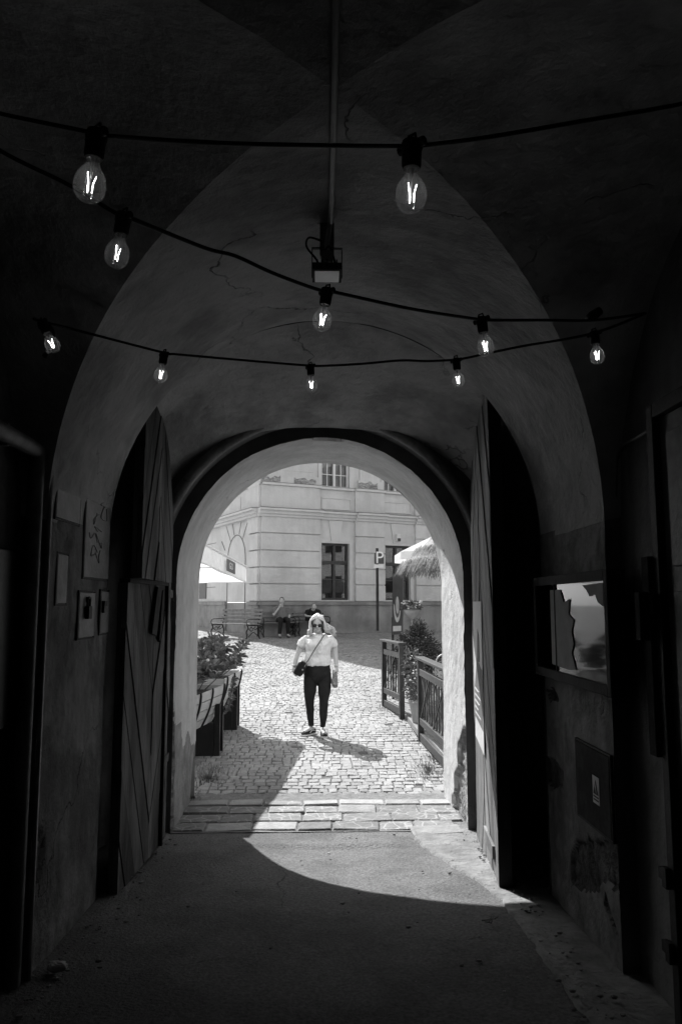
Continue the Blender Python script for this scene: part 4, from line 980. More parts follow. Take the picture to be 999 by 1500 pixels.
for k in range(5): m.tube([V((g.x + random.uniform(-.05, .05), g.y + random.uniform(-.05, .05), gz(g.y) + .018 + k * .002)), V((g.x + random.uniform(-.08, .08), g.y + random.uniform(-.08, .08), gz(g.y) + .02 + k * .002))], .003, 5)
tag(m.build('twigs', 'stem'), 'few dark twigs lying on the concrete near the right leaf', 'twigs')

m = MB(); random.seed(21)
for _ in range(420):
    side_ = random.choice((-1, -1, 1, 1, 0)); y = random.uniform(3.2, 6.3)
    x = side_ * (1.24 - abs(random.gauss(0, .10))) if side_ else random.uniform(-1.1, 1.1)
    r_ = random.choice((.004, .005, .006, .009, .014)) * random.uniform(.7, 1.2); c = V((x, y, gz(y) + (.018 if abs(x) > .95 else .0) + r_ * .3)); n0 = len(m.v); m.tn = random.uniform(.5, 1.1)
    m.ell(c, (r_, r_ * random.uniform(.5, 1), r_ * .5), 5, 3)
tag(m.build('floor_grit', 'slab'), kind='stuff')

# ------------------------------------------------------------------ square: planters on the left
def leafy(m, c, rad, n, ln, wd, droop=.3, tone=(.6, 1.3), up=.4, shell=.35):
    for _ in range(n):
        d = V((random.gauss(0, 1), random.gauss(0, 1), random.gauss(0, 1))).normalized(); q = random.uniform(shell, 1) ** .6
        p = V(c) + V((d.x * rad[0], d.y * rad[1], d.z * rad[2])) * q
        a = (V((d.x, d.y, d.z * .5 + up)) + V((random.gauss(0, .5), random.gauss(0, .5), random.gauss(0, .4)))).normalized()
        sd = a.cross(V((random.gauss(0, 1), random.gauss(0, 1), random.gauss(0, 1)))).normalized(); L = ln * random.uniform(.6, 1.25); W = wd * random.uniform(.7, 1.2)
        m.tn = random.uniform(*tone)
        t = p + a * L + V((0, 0, -droop * L)); mid = p + a * L * .5 + V((0, 0, .05 * L))
        i = m.add((p, mid + sd * W, t, mid - sd * W)); m.face((i, i + 1, i + 2)); m.face((i, i + 2, i + 3))
def rosette(m, c, n, ln, wd):
    for k in range(n):
        a = 6.28 * k / n + random.uniform(-.3, .3); e = random.uniform(.15, 1.1); d = V((math.cos(a) * math.cos(e), math.sin(a) * math.cos(e), math.sin(e)))
        s_ = d.cross(V((0, 0, 1))).normalized(); L = ln * random.uniform(.7, 1.2); m.tn = random.uniform(.6, 1.4)
        p0 = V(c); p1 = p0 + d * L * .5 + V((0, 0, .02)); p2 = p0 + d * L + V((0, 0, -.25 * L)); i = m.add((p0, p1 + s_ * wd, p2, p1 - s_ * wd)); m.face((i, i + 1, i + 2)); m.face((i, i + 2, i + 3))
def planter(label, y0, y1, x0, x1, ycr, lab2):
    """trough with an outward leaning slatted side, held on a black box stand; (x0,y0)-(x1,y1) is its upper right edge"""
    root = thing('planter', label, 'planter', group='slatted planters outside the arch')
    zg = gz((y0 + y1) / 2); zt = zg + .80; W = .85
    N = 12; m = MB(); st = MB()
    def side(t, h):            # h 0 bottom .. 1 top
        y = lerp(y0, y1, t); x = lerp(x0, x1, t)
        bulge = .05 * math.sin(math.pi * h)
        return V((x - .13 * abs(1 - h) ** 1.2 + bulge * .4, y + (.10 * (1 - h) * (-1 if t > .5 else 1) * abs(2 * t - 1)), zt - .43 * (1 - h)))
    rows = 4
    for k in range(rows):
        h0, h1 = k / rows + .012, (k + 1) / rows - .012
        for i in range(N):
            a, b = i / N, (i + 1) / N
            p = [side(a, h0), side(b, h0), side(b, h1), side(a, h1)]; m.prism(p, (-.02, 0, 0))
            p2 = [V((2 * (lerp(x0, x1, .5) - W / 2) - q.x, q.y, q.z)) for q in p]; m.prism(p2, (.02, 0, 0))
        for t in (0, 1):
            p, q = side(t, h0), side(t, h1); xc = lerp(x0, x1, .5) - W / 2
            m.prism([p, V((2 * xc - p.x, p.y, p.z)), V((2 * xc - q.x, q.y, q.z)), q], (0, .02 if t == 0 else -.02, 0))
    m.build('trough', 'slat_wood', root)
    m = MB(); xc = lerp(x0, x1, .5) - W / 2
    b0, b1 = side(.03, .86), side(.97, .86); m.prism([b0 + V((-.03, 0, 0)), b1 + V((-.03, 0, 0)), V((2 * xc - b1.x + .03, b1.y, b1.z)), V((2 * xc - b0.x + .03, b0.y, b0.z))], (0, 0, -.03)); 
    m.build('soil', 'soil', root)
    m = MB(); b0, b1 = side(.05, .02), side(.95, .02); m.prism([b0, b1, V((2 * xc - b1.x, b1.y, b1.z)), V((2 * xc - b0.x, b0.y, b0.z))], (0, 0, .02)); m.build('trough_floor', 'dark_wood', root)
    for t in (.1, .5, .93):
        m = MB(); m.tube([side(t, h) + V((.012, 0, 0)) for h in frange(-.04, 1.03, .1)], .012, 6); m.build('strap', 'black_paint', root)
    m = MB(); hgt = zt - .40 - zg; X1 = x1 - .02
    m.boxm((X1 - .62, ycr, gz(ycr)), (X1 - .07, ycr + .34, zt - .42)); m.build('stand', 'black_paint', root)
    for yy in (ycr - .002, ycr + .29):
        m = MB(); m.boxm((X1 - .065, yy, gz(yy)), (X1, yy + .05, zt - .20)); m.build('leg', 'black_paint', root)
    return root, V((xc, (y0 + y1) / 2, zt))
def bushes(label, c, L, n, seed):
    random.seed(seed); root = thing('flowering_shrub', label, 'shrub', group='leafy shrubs in the slatted planters')
    s_ = MB(); f = MB(); fl2 = f
    for k in range(n):
        b = V((c.x + random.uniform(-.2, .32), c.y + random.uniform(-L / 2, L / 2), c.z - .06)); top = b + V((random.uniform(-.12, .46), random.uniform(-.2, .2), random.uniform(.18, .54)))
        mid = (b + top) / 2 + V((random.uniform(-.04, .04), random.uniform(-.04, .04), 0)); s_.tube([b, mid, top], [.007, .006, .004], 5)
        for t in (.45, .7, .9, 1.0):
            rosette(f, b.lerp(top, t) + V((random.uniform(-.05, .05), random.uniform(-.05, .05), 0)), random.randint(6, 9), random.uniform(.12, .19), random.uniform(.016, .026))
        if random.random() < .45: f.cur = 1; f.ell(top + V((random.uniform(-.08, .08), random.uniform(-.08, .08), random.uniform(-.15, .03))), (.022, .022, .018), 7, 5); f.cur = 0
    s_.build('stem', 'stem', root); f.build('foliage', ['leaf', 'petal'], root)
r1, c1 = planter('near slatted planter trough on a black stand just outside the left jamb', 8.45, 9.66, -1.32, -1.16, 9.32, '')
bushes('broad leafy shrub growing in the near slatted planter', c1, 1.2, 20, 3)
r2, c2 = planter('far slatted planter trough on a black stand behind the near planter', 10.0, 11.35, -1.21, -1.13, 10.95, '')
bushes('broad leafy shrub growing in the far slatted planter', c2, 1.3, 16, 4)
m = MB(); b = at(338, 1008, 9.72); 
f = MB(); vine = thing('trailing_vine', 'thin vine trailing down the end of the near slatted planter', 'vine')
pts = [at(343, 995, 9.74), at(340, 1010, 9.74), at(337, 1030, 9.72), at(331, 1046, 9.70)]; m.tube(cable_pts(pts), .005, 5); m.build('stem', 'stem', vine)
for p in cable_pts(pts, 8): rosette(f, p, 3, .07, .012)
f.build('foliage', 'leaf', vine)

# ------------------------------------------------------------------ white parasol on the left
par = thing('parasol', 'large white square parasol with a small printed square on its valance', 'parasol')
C0 = at(361, 830, 12.15); ze = C0.z; zv = at(361, 853, 12.15).z
Ed = V((-.31, -2.15, .17)).normalized(); Ew = V((-1, .113, 0)).normalized(); S = 3.5
cA = V((C0.x, C0.y, ze)); cB = cA + Ed * S; cC = cB + Ew * S; cD = cA + Ew * S; ap = (cA + cC) / 2 + V((0, 0, .24))
m = MB(); cs = [cA, cB, cC, cD]
for i in range(4):
    a, b = cs[i], cs[(i + 1) % 4]; n_ = 14; prev = None
    for k in range(n_ + 1):
        t = k / n_; p = a.lerp(b, t) + V((0, 0, -.02 * math.sin(math.pi * t))); i0 = m.add((p, p.lerp(ap, .33) + V((0, 0, -.03 * math.sin(math.pi * t))), p.lerp(ap, .66), ap))
        if prev is not None:
            for q in range(3): m.face((prev + q, i0 + q, i0 + q + 1, prev + q + 1))
        prev = i0
m.build('canopy', 'canvas', par, smooth=True, sharp=25)
m = MB()
for i in range(4):
    a, b = cs[i], cs[(i + 1) % 4]; n_ = 14; prev = None
    for k in range(n_ + 1):
        t = k / n_; p = a.lerp(b, t) + V((0, 0, -.02 * math.sin(math.pi * t) - .001)); w = V((0, 0, -(ze - zv))) + (b - a).normalized().cross(V((0, 0, 1))) * .02 * math.sin(k * 1.3)
        i0 = m.add((p, p + w))
        if prev is not None: m.face((prev, i0, i0 + 1, prev + 1))
        prev = i0
m.build('valance', 'canvas', par, smooth=True)
m = MB(); cc = (cA + cC) / 2; m.tube([V((cc.x, cc.y, gz(cc.y))), V((cc.x, cc.y, ap.z))], .035, 10); m.build('pole', 'white_paint', par)
m = MB(); m.tube(cs + [cs[0]], .016, 6); m.tube([q + V((0, 0, zv - ze)) for q in cs + [cs[0]]], .008, 6); m.build('hem', 'white_paint', par)
m = MB()
for q in cs: m.tube([q + V((0, 0, -.02)), ap + V((0, 0, -.03))], .012, 6)
m.build('rib', 'white_paint', par)
r = ray(335.5, 830); nE = V((0, 0, 1)).cross(Ed).normalized()
k = (cA.dot(nE)) / (r.dot(nE)); lc = r * k; nE = nE if nE.x > 0 else -nE
m = MB(); ue = -Ed
m.prism([lc + nE * .03 + ue * x + V((0, 0, z)) for x, z in ((-.24, -.085), (.24, -.085), (.24, .085), (-.24, .085))], nE * .004); lo_ = m.build('printed_square', 'pale_ink', par)
text_mesh('GO', .13, 'lettering', 'white_paint', lo_, lc + nE * .036, ue, (0, 0, 1), .001)

# ------------------------------------------------------------------ right side: terrace
def fence(label, A, B, ht, cross=True):
    A = V((A[0], A[1], gz(A[1]))); B = V((B[0], B[1], gz(B[1]))); L = (B - A).length; u = (B - A).normalized(); n_ = V((-u.y, u.x, 0)).normalized(); zt = max(A.z, B.z) + ht
    root = thing('fence_panel', label, 'fence', group='dark wooden terrace fence')
    for t in (0, 1):
        p = A.lerp(B, t); m = MB(); m.box((p.x, p.y, (p.z + zt) / 2), (.075, .075, zt - p.z), Matrix.Rotation(math.atan2(u.y, u.x), 3, 'Z')); m.build('post', 'fence_wood', root, bevel=.005)
    w = V((0, 0, 1)); o = V((A.x, A.y, 0)); sl = 0
    m = MB(); m.fbox(o, V((u.x, u.y, 0)), w, n_, (-.05, zt + .001, -.06), (L + .05, zt + .035, .06)); m.build('cap_rail', 'fence_wood', root, bevel=.005)
    for z, h in ((zt - .16, .085), (zt - .78, .085), (zt - .98, .10)):
        m = MB(); m.fbox(o, V((u.x, u.y, 0)), w, n_, (.04, z - h / 2, -.025), (L - .04, z + h / 2, .025)); m.build('rail', 'fence_wood', root, bevel=.004)
    m = MB(); z0, z1 = zt - .735, zt - .205; nb = max(3, int(L / .17))
    for k in range(nb + 1):
        s = lerp(.08, L - .08, k / nb)
        m.fbox(o, V((u.x, u.y, 0)), w, n_, (s - .014, z0, .002), (s + .014, z1, .022))
    nx = max(1, round(L / 1.0))
    for k in range(nx):
        a, b = lerp(.1, L - .1, k / nx), lerp(.1, L - .1, (k + .72) / nx)
        for s0, s1, dn in ((a, b, -.022), (b, a, -.008)):
            d = V((s1 - s0, z1 - z0)).normalized(); pn = V((-d.y, d.x)) * .022
            ps = [(s0 + pn.x, z0), (s0 - pn.x, z0), (s1 - pn.x, z1), (s1 + pn.x, z1)]
            m.prism([o + V((u.x, u.y, 0)) * x + w * z + n_ * dn for x, z in ps], n_ * .012)
    m.build('baluster', 'fence_wood', root)
    return root
fence('nearer dark wooden fence panel with crossed slats beside the right jamb', (1.30, 10.15), (1.36, 8.15), 1.04)
fence('farther dark wooden fence panel with crossed slats in front of the conifer', (1.04, 12.75), (1.21, 11.65), 1.04)
m = MB(); 
for k in range(22): m.boxm((1.33 + k * .14, 7.72, gz(8) + .03), (1.46 + k * .14, 11.30, gz(11.3) + .10 + .002 * (k % 3)))
m.boxm((1.27, 10.22, gz(11) + .02), (1.327, 11.60, gz(11) + .10)); m.boxm((1.50, 11.31, gz(11.3) + .02), (4.4, 13.2, gz(12) + .12))
tag(m.build('terrace_deck', 'bench_wood', bevel=.004), 'low plank terrace deck behind the dark fence on the right', 'deck')
def pot(root, c, r0, r1, h, mat='clay'):
    m = MB(); m.lathe([(r0, 0), (r1, h * .9), (r1 * 1.08, h * .9), (r1 * 1.08, h), (r1 * .93, h), (r1 * .9, h * .9)], c, 18); m.build('pot', mat, root, smooth=True, sharp=40)
pp = V((1.36, 10.85, gz(11) + .10)); fp_ = thing('potted_flowers', 'pale tapered pot of trailing white flowers between the two fence panels', 'potted plant')
pot(fp_, pp, .085, .135, .31)
m = MB(); leafy(m, pp + V((0, 0, .45)), (.17, .17, .2), 420, .07, .016); leafy(m, pp + V((-.05, .1, .75)), (.13, .13, .25), 260, .07, .014); m.cur = 1
for _ in range(34): m.ell(pp + V((random.uniform(-.18, .14), random.uniform(-.17, .17), random.uniform(.28, .75))), (.016, .016, .012), 6, 4)
m.build('foliage', ['leaf', 'petal'], fp_)
cc = V((1.55, 12.2, gz(12) + .12)); con = thing('potted_conifer', 'dense dark bushy conifer in a pot behind the farther fence panel', 'conifer')
pot(con, cc, .14, .19, .34, 'dark_paint')
m = MB(); m.tube([cc + V((0, 0, .3)), cc + V((.02, 0, 1.3))], [.03, .008], 6); m.build('trunk', 'stem', con)
m = MB()
for k in range(13):
    t = k / 12; z = .40 + t * .80; rr = interp(t, [(0, .28), (.3, .38), (.6, .32), (.85, .18), (1, .05)])
    for q in range(int(5 + 9 * rr / .36)):
        a = random.uniform(0, 6.28); dd = rr * random.uniform(.5, 1.05); leafy(m, cc + V((dd * math.cos(a), dd * math.sin(a), z + random.uniform(-.05, .05))), (.085, .085, .075), 46, .055, .010, droop=.1, tone=(.5, 1.6), up=.5, shell=.1)
m.build('foliage', 'dark_leaf', con)
# board sign
sg = thing('sign_board', 'tall dark sign board with a pale oval emblem standing on the terrace', 'sign')
Ys = 13.4; a, b = at(574, 930, Ys), at(590, 838, Ys); x0, x1, z0, z1 = a.x, b.x, a.z, b.z
pts = [(x0, z0), (x1, z0), (x1 + .03, z1), (x0 + .02, z1 - .03)]
m = MB(); m.prism([V((x, Ys + (.0 if i in (0, 3) else .25), z)) for i, (x, z) in enumerate(pts)], (.02, .04, 0)); m.build('panel', 'dark_paint', sg)
m = MB(); 
for x, y in ((x0 + .02, Ys + .03), (x1 - .02, Ys + .26)): m.boxm((x - .02, y + .012, gz(Ys) ), (x + .02, y + .045, z0 + .3))
m.build('leg', 'iron', sg)
def sp(t, z, n_): return V((lerp(x0, x1, t), Ys + .25 * t, z)) + V((.25, -(x1 - x0), 0)).normalized() * n_ * 1.0
nS = V((.25, -(x1 - x0), 0)).normalized(); nS = nS if nS.y < 0 else -nS
def spp(t, z, d): return V((lerp(x0, x1, t), Ys + .25 * t, z)) + nS * d
cz_ = (z0 + z1) / 2 - .03
m = MB(); m.prism([spp(.5 + .36 * math.cos(q), cz_ + .30 * math.sin(q), .006) for q in frange(0, 6.0, .3)], nS * .003); em = m.build('emblem', 'paper', sg)
m = MB(); m.prism([spp(.5 + .25 * math.cos(q), cz_ + .22 * math.sin(q), .010) for q in frange(0, 6.0, .3)], nS * .002); m.build('emblem_ring', 'pale_ink', em)
m = MB(); m.prism([spp(.5 + .16 * math.cos(q), cz_ + .15 * math.sin(q), .013) for q in frange(0, 6.0, .3)], nS * .002); m.build('emblem_centre', 'paper', em)
for za_, zb_2, dt in ((z1 - .17, z1 - .10, 0.0), (z0 + .06, z0 + .15, .04)):
    m = MB(); m.prism([spp(.10 - dt, za_ + .028, .005), spp(.90, za_ + .028, .005), spp(.90, za_ + .034, .005), spp(.10 - dt, za_ + .034, .005)], nS * .0025)
    for k, (t0, t1) in enumerate(((.12, .26), (.30, .44), (.48, .58), (.62, .74), (.78, .88))):
        m.prism([spp(t0 - dt, za_, .006), spp(t1, za_, .006), spp(t1, zb_2, .006), spp(t0 - dt, zb_2, .006)], nS * .002)
    m.build('lettering', 'paper', sg)
# thatched parasol
th = thing('thatched_parasol', 'straw thatched parasol at the terrace beyond the right jamb', 'parasol')
tc = V((2.55, 12.6, 0)); rim = at(583, 842, 12.6).z; top = rim + 1.0; RR = 1.32
m = MB(); m.tube([V((tc.x, tc.y, gz(12.6))), V((tc.x, tc.y, top))], .05, 10); m.build('pole', 'fence_wood', th)
m = MB(); m.lathe([(RR * .93, rim + .13), (RR * .62, rim + .52), (RR * .3, rim + .82), (.03, top)], (tc.x, tc.y, 0), 28); m.tn = .9; m.build('under_layer', 'thatch', th)
m = MB()
for ring, (r0, z0_, ln_, n_) in enumerate(((RR * .90, rim + .20, .26, 2600), (RR * .72, rim + .42, .34, 1800), (RR * .5, rim + .66, .42, 1200), (RR * .25, rim + .88, .5, 700))):
    for k in range(n_):
        a = random.uniform(0, 6.28); L = ln_ * random.uniform(.6, 1.2); d = V((math.cos(a), math.sin(a), 0)); p = V((tc.x, tc.y, z0_ + random.uniform(.0, .05))) + d * (r0 + random.uniform(-.08, .04))
        e = p + d * L * random.uniform(.25, .6) + V((random.uniform(-.05, .05), random.uniform(-.05, .05), -L * random.uniform(.7, .95))); s_ = d.cross(V((0, 0, 1))) * .007; m.tn = random.uniform(.45, 1.3)
        i = m.add((p - s_, p + s_, e + s_ * .4, e - s_ * .4)); m.face((i, i + 1, i + 2, i + 3))
m.build('straw', 'thatch', th)
# white parasol behind it
wp = thing('parasol', 'white canvas parasol showing above the straw thatch on the right', 'parasol')
lw = at(611, 806, 14.6); apx = at(690, 752, 15.6)
m = MB(); n_ = 8
ring = [V((apx.x + 1.65 * math.cos(R(22.5 + 45 * k)), apx.y + 1.65 * math.sin(R(22.5 + 45 * k)), lw.z)) for k in range(n_)]
for k in range(n_):
    a, b = ring[k], ring[(k + 1) % n_]; i = m.add((a, b, V((apx.x, apx.y, lw.z + .75)))); m.face((i, i + 1, i + 2)); m.quad(a, b, b + V((0, 0, -.16)), a + V((0, 0, -.16)))
m.build('canopy', 'canvas', wp)
m = MB(); m.tube([V((apx.x, apx.y, gz(15.6))), V((apx.x, apx.y, lw.z + .74))], .03, 8); m.build('pole', 'white_paint', wp)
# flower basket under the thatch
fb = thing('flower_basket', 'wall basket of pale flowers beside the dark sign board', 'flower basket'); bc = at(603, 893, 13.3)
m = MB(); m.lathe([(.03, -.16), (.10, -.08), (.15, 0), (.14, .0), (.05, -.05)], bc, 14); m.tube([bc + V((0, 0, -.15)), V((bc.x, bc.y, gz(13.2)))], .015, 6); m.build('pot', 'clay', fb, smooth=True)
m = MB(); leafy(m, bc + V((0, 0, .05)), (.17, .15, .09), 320, .06, .014); m.cur = 1
for _ in range(46): m.ell(bc + V((random.uniform(-.17, .2), random.uniform(-.15, .12), random.uniform(.02, .15))), (.018, .018, .014), 6, 4)
m.build('foliage', ['leaf', 'petal'], fb)
# terrace chair and table glimpsed behind the fence
chp = V((1.86, 11.0, gz(11) + .10)); ch = thing('terrace_chair', 'metal chair with a rounded back on the terrace behind the fence', 'chair')
m = MB(); m.tube(cable_pts([chp + V((-.2, .2, .45)), chp + V((-.2, .22, .78)), chp + V((-.1, .24, .9)), chp + V((.1, .24, .9)), chp + V((.2, .22, .78)), chp + V((.2, .2, .45))]), .012, 8)
for x in (-.1, 0, .1): m.tube([chp + V((x, .21, .46)), chp + V((x, .235, .89))], .007, 6)
m.build('backrest', 'steel', ch, smooth=True)
m = MB(); m.lathe([(.02, .43), (.21, .43), (.22, .445), (.21, .46), (.02, .46)], chp, 18); m.build('seat', 'bench_wood', ch)
for x, y in ((-.17, -.17), (.17, -.17), (-.18, .18), (.18, .18)):
    m = MB(); m.tube([chp + V((x, y, .44)), chp + V((x * 1.15, y * 1.15, 0))], .011, 6); m.build('leg', 'steel', ch)

# parking sign
ps = thing('parking_sign', 'parking sign with white letter on a dark plate on a tall thin post', 'sign')
bp_ = ground_at(553, 921); Yp = bp_.y; tp = at(554, 803, Yp)
m = MB(); m.tube([bp_ + V((0, 0, -.05)), V((bp_.x, Yp, tp.z))], .035, 10)
m.build('post', 'iron', ps, smooth=True, sharp=40)
a, b = at(548, 826, Yp), at(562, 810, Yp)
m = MB(); m.boxm((a.x, Yp - .06, a.z), (b.x, Yp - .037, b.z)); pl = m.build('plate', 'dark_paint', ps, bevel=.006)
text_mesh('P', .42, 'letter', 'white_paint', pl, ((a.x + b.x) / 2 + .01, Yp - .0615, (a.z + b.z) / 2 + .005), (1, 0, 0), (0, 0, 1), .002)
c_, d_ = at(547.5, 832, Yp), at(561.5, 827, Yp)
m = MB(); m.boxm((c_.x, Yp - .06, c_.z), (d_.x, Yp - .037, d_.z)); m.build('lower_plate', 'paper', ps)

# ------------------------------------------------------------------ benches
def make_bench(L):
    root = thing('park_bench', 'x', 'bench')
    sl = MB()
    for k in range(5): sl.box((0, -.02 - .095 * k + .02, .445 + .004 * k), (L, .08, .03))
    sl.build('seat', 'bench_wood', root, bevel=.004)
    bk = MB(); Mb = Matrix.Rotation(R(-14), 3, 'X')
    for k in range(4): bk.box((0, .075 + .028 * k, .54 + .115 * k), (L, .028, .075), Mb)
    bk.build('backrest', 'bench_wood', root, bevel=.004)
    xs = (-L / 2 + .12, L / 2 - .12) if L < 1.9 else (-L / 2 + .12, 0, L / 2 - .12)
    for x in xs:
        lg = MB(); c = lambda pts: cable_pts([V((x, y, z)) for y, z in pts], 8)
        lg.tube(c(((-.46, 0), (-.42, .10), (-.45, .22), (-.38, .34), (-.43, .43))), .022, 7); lg.tube(c(((.14, 0), (.08, .12), (.10, .25), (.04, .42), (.09, .56), (.18, .92))), .022, 7)
        lg.tube(c(((-.43, .42), (-.2, .415), (.04, .42))), .018, 7); lg.tube(c(((-.43, .43), (-.46, .52), (-.40, .60), (-.2, .61), (.06, .62))), .013, 7)
        lg.tube(c(((-.36, .06), (-.16, .20), (.0, .12), (.06, .10))), .013, 6)
        lg.tube(c(((-.38, .34), (-.25, .24), (-.16, .30), (-.24, .36), (-.30, .31))), .012, 6); lg.tube(c(((.05, .36), (-.06, .28), (-.12, .34), (-.05, .38))), .012, 6)
        lg.build('leg', 'iron', root, smooth=True)
    return root
bA = make_bench(1.85); bA['label'] = 'sunlit iron legged slatted bench turned away at the left of the row'; bA['group'] = 'slatted benches in front of the corner building'
fA_ = ground_at(321, 928); fB_ = ground_at(379, 933); mid_ = (fA_ + fB_) / 2; ang = math.atan2(fB_.y - fA_.y, fB_.x - fA_.x)
ang = R(-40); bA.rotation_euler.z = ang; bA.location = (-2.62 , 25.05, gz(25.0))
bB = make_bench(1.35); bB['label'] = 'shaded slatted bench carrying the person in the grey shirt'; bB['group'] = bA['group']
angF = math.atan2(uF.y, uF.x); cb_ = at(395, 925, 25.75); bB.location = (cb_.x + .17, 25.72, gz(25.5)); bB.rotation_euler.z = angF
bC = copy_tree(bB); bC['label'] = 'shaded slatted bench carrying the person in the black shirt'
bC.location = (bB.location.x + uF.x * 1.25, bB.location.y + uF.y * 1.25, gz(26.1))

# ------------------------------------------------------------------ people
def hand(m, wrist, d, side, out, scale=1.0):
    """palm and five curled fingers; d = direction of the hand, side = towards the thumb, out = towards which fingers curl"""
    d, side, out = V(d).normalized(), V(side).normalized(), V(out).normalized(); k = scale
    m.tube([V(wrist), V(wrist) + d * .03 * k, V(wrist) + d * .075 * k], [.024 * k, .032 * k, .034 * k], 8, .65)
    for i, ln in enumerate((.062, .072, .068, .052)):
        b = V(wrist) + d * .072 * k + side * (.024 - .016 * i) * k
        m.tube([b - d * .02 * k, b + d * ln * .4 * k + out * .006 * k, b + d * ln * .75 * k + out * .022 * k, b + d * ln * .82 * k + out * .045 * k], [.0095 * k, .009 * k, .0085 * k, .0065 * k], 6)
    b = V(wrist) + d * .028 * k + side * .028 * k
    m.tube([b - side * .012 * k, b + side * .018 * k + d * .022 * k, b + side * .020 * k + d * .052 * k + out * .014 * k, b + side * .012 * k + d * .070 * k + out * .022 * k], [.012 * k, .0115 * k, .010 * k, .0075 * k], 6)
YW = 10.6
def w(px, py, dy=0.0):
    p = at(px, py, YW); return V((p.x, YW + dy, p.z))
per = MB()
# head bowed slightly towards the ground
hc = w(465, 913, -.03)
per.ell(hc + V((0, 0, .012)), (.074, .092, .108), 16, 12, Matrix.Rotation(R(12), 3, 'X'))
per.ell(hc + V((0, -.05, -.075)), (.048, .045, .05), 12, 8)                     # jaw
per.tube([hc + V((0, -.095, -.015)), hc + V((0, -.116, -.048)), hc + V((0, -.098, -.060))], [.009, .014, .012], 7)   # nose
for s_ in (-1, 1): per.ell(hc + V((s_ * .074, .01, -.005)), (.012, .022, .03), 8, 6)
per.tube([w(465, 922, .02), w(466, 932, .03)], [.050, .056], 12)
gfoot = gz(YW)
per.loft([(w(464.5, 996), .115, .10), (w(464.5, 982), .165, .12), (w(465, 968), .145, .11), (w(466, 955), .15, .115), (w(466, 942), .165, .115), (w(466, 933, .01), .165, .09), (w(466, 928, .02), .08, .06)])
armL = [w(451, 937, .02), w(441.5, 945, .03), w(436.5, 957, .02), w(433, 967, -.02), w(431.5, 976, -.05)]
armR = [w(481, 937, .02), w(489.5, 945, .04), w(491, 957, .03), w(492, 967, -.01), w(492.5, 976, -.04)]
for a in (armL, armR): per.tube(cable_pts(a, 4), [lerp(.048, .028, i / 16) for i in range(17)], 10)
hand(per, armL[-1], V((-.05, -.25, -1)), V((.5, -.8, 0)), V((1, .1, 0)))
hand(per, armR[-1], V((.02, -.2, -1)), V((-.5, -.8, 0)), V((-1, .1, 0)))
legL = [w(456, 984), w(454.5, 1006, -.01), w(453.5, 1026, -.03), w(454.5, 1044, .0), w(455.5, 1064, .06)]
legR = [w(474.5, 984), w(475.5, 1006, -.02), w(474.5, 1026, -.07), w(473.5, 1044, -.07), w(473, 1064, -.05)]
for a in (legL, legR): per.tube(cable_pts(a, 4), [interp(i / 16, [(0, .085), (.3, .072), (.5, .052), (.7, .048), (1, .030)]) for i in range(17)], 12)
for f_, yaw in ((legL[-1], R(-38)), (legR[-1], R(8))):
    d = V((math.sin(yaw), -math.cos(yaw), 0)); per.tube([f_ + d * -.05 + V((0, 0, -.045)), f_ + d * .05 + V((0, 0, -.05)), f_ + d * .15 + V((0, 0, -.07))], [.034, .036, .025], 8)
person = per.build('person', 'skin', smooth=True); remesh(person, .0075, 3)
tag(person, 'person in a white shirt and black trousers with long pale hair walking towards the arch', 'person')
sh = MB()
sh.loft([(w(464.0, 974.5), .196, .142), (w(464.3, 969), .192, .142), (w(465, 961), .178, .138), (w(466, 952), .172, .142), (w(466, 944, -.01), .178, .142), (w(466.2, 937, 0), .178, .112), (w(466.2, 932, .01), .145, .085), (w(466.2, 928, .015), .09, .075)], 20)
sh.tube([w(456, 935.5, .01), w(449, 935.5, .02), w(443, 941.5, .03), w(439.5, 947.5, .03)], [.050, .053, .060, .060], 12)
sh.tube([w(477, 935.5, .01), w(483.5, 935.5, .02), w(487.5, 941.5, .035), w(490, 947.5, .04)], [.050, .053, .058, .058], 12)
s_o = sh.build('shirt', 'shirt', person, smooth=True); remesh(s_o, .009, 3); folds(s_o, .045)
tr = MB(); tr.ell(w(464.8, 990), (.16, .12, .12), 14, 8)
tr.loft([(w(464.8, 994), .165, .115), (w(464.8, 988), .188, .13), (w(464.6, 980), .188, .132), (w(464.6, 971), .165, .12)], 20)
for a in (legL, legR): tr.tube(cable_pts(a[:4] + [a[4] + V((0, 0, .0))], 4), [interp(i / 16, [(0, .092), (.12, .096), (.3, .086), (.5, .063), (.7, .058), (.9, .042), (1, .038)]) for i in range(17)], 14)
t_o = tr.build('trousers', 'denim', person, smooth=True); remesh(t_o, .010, 3); folds(t_o, .022)
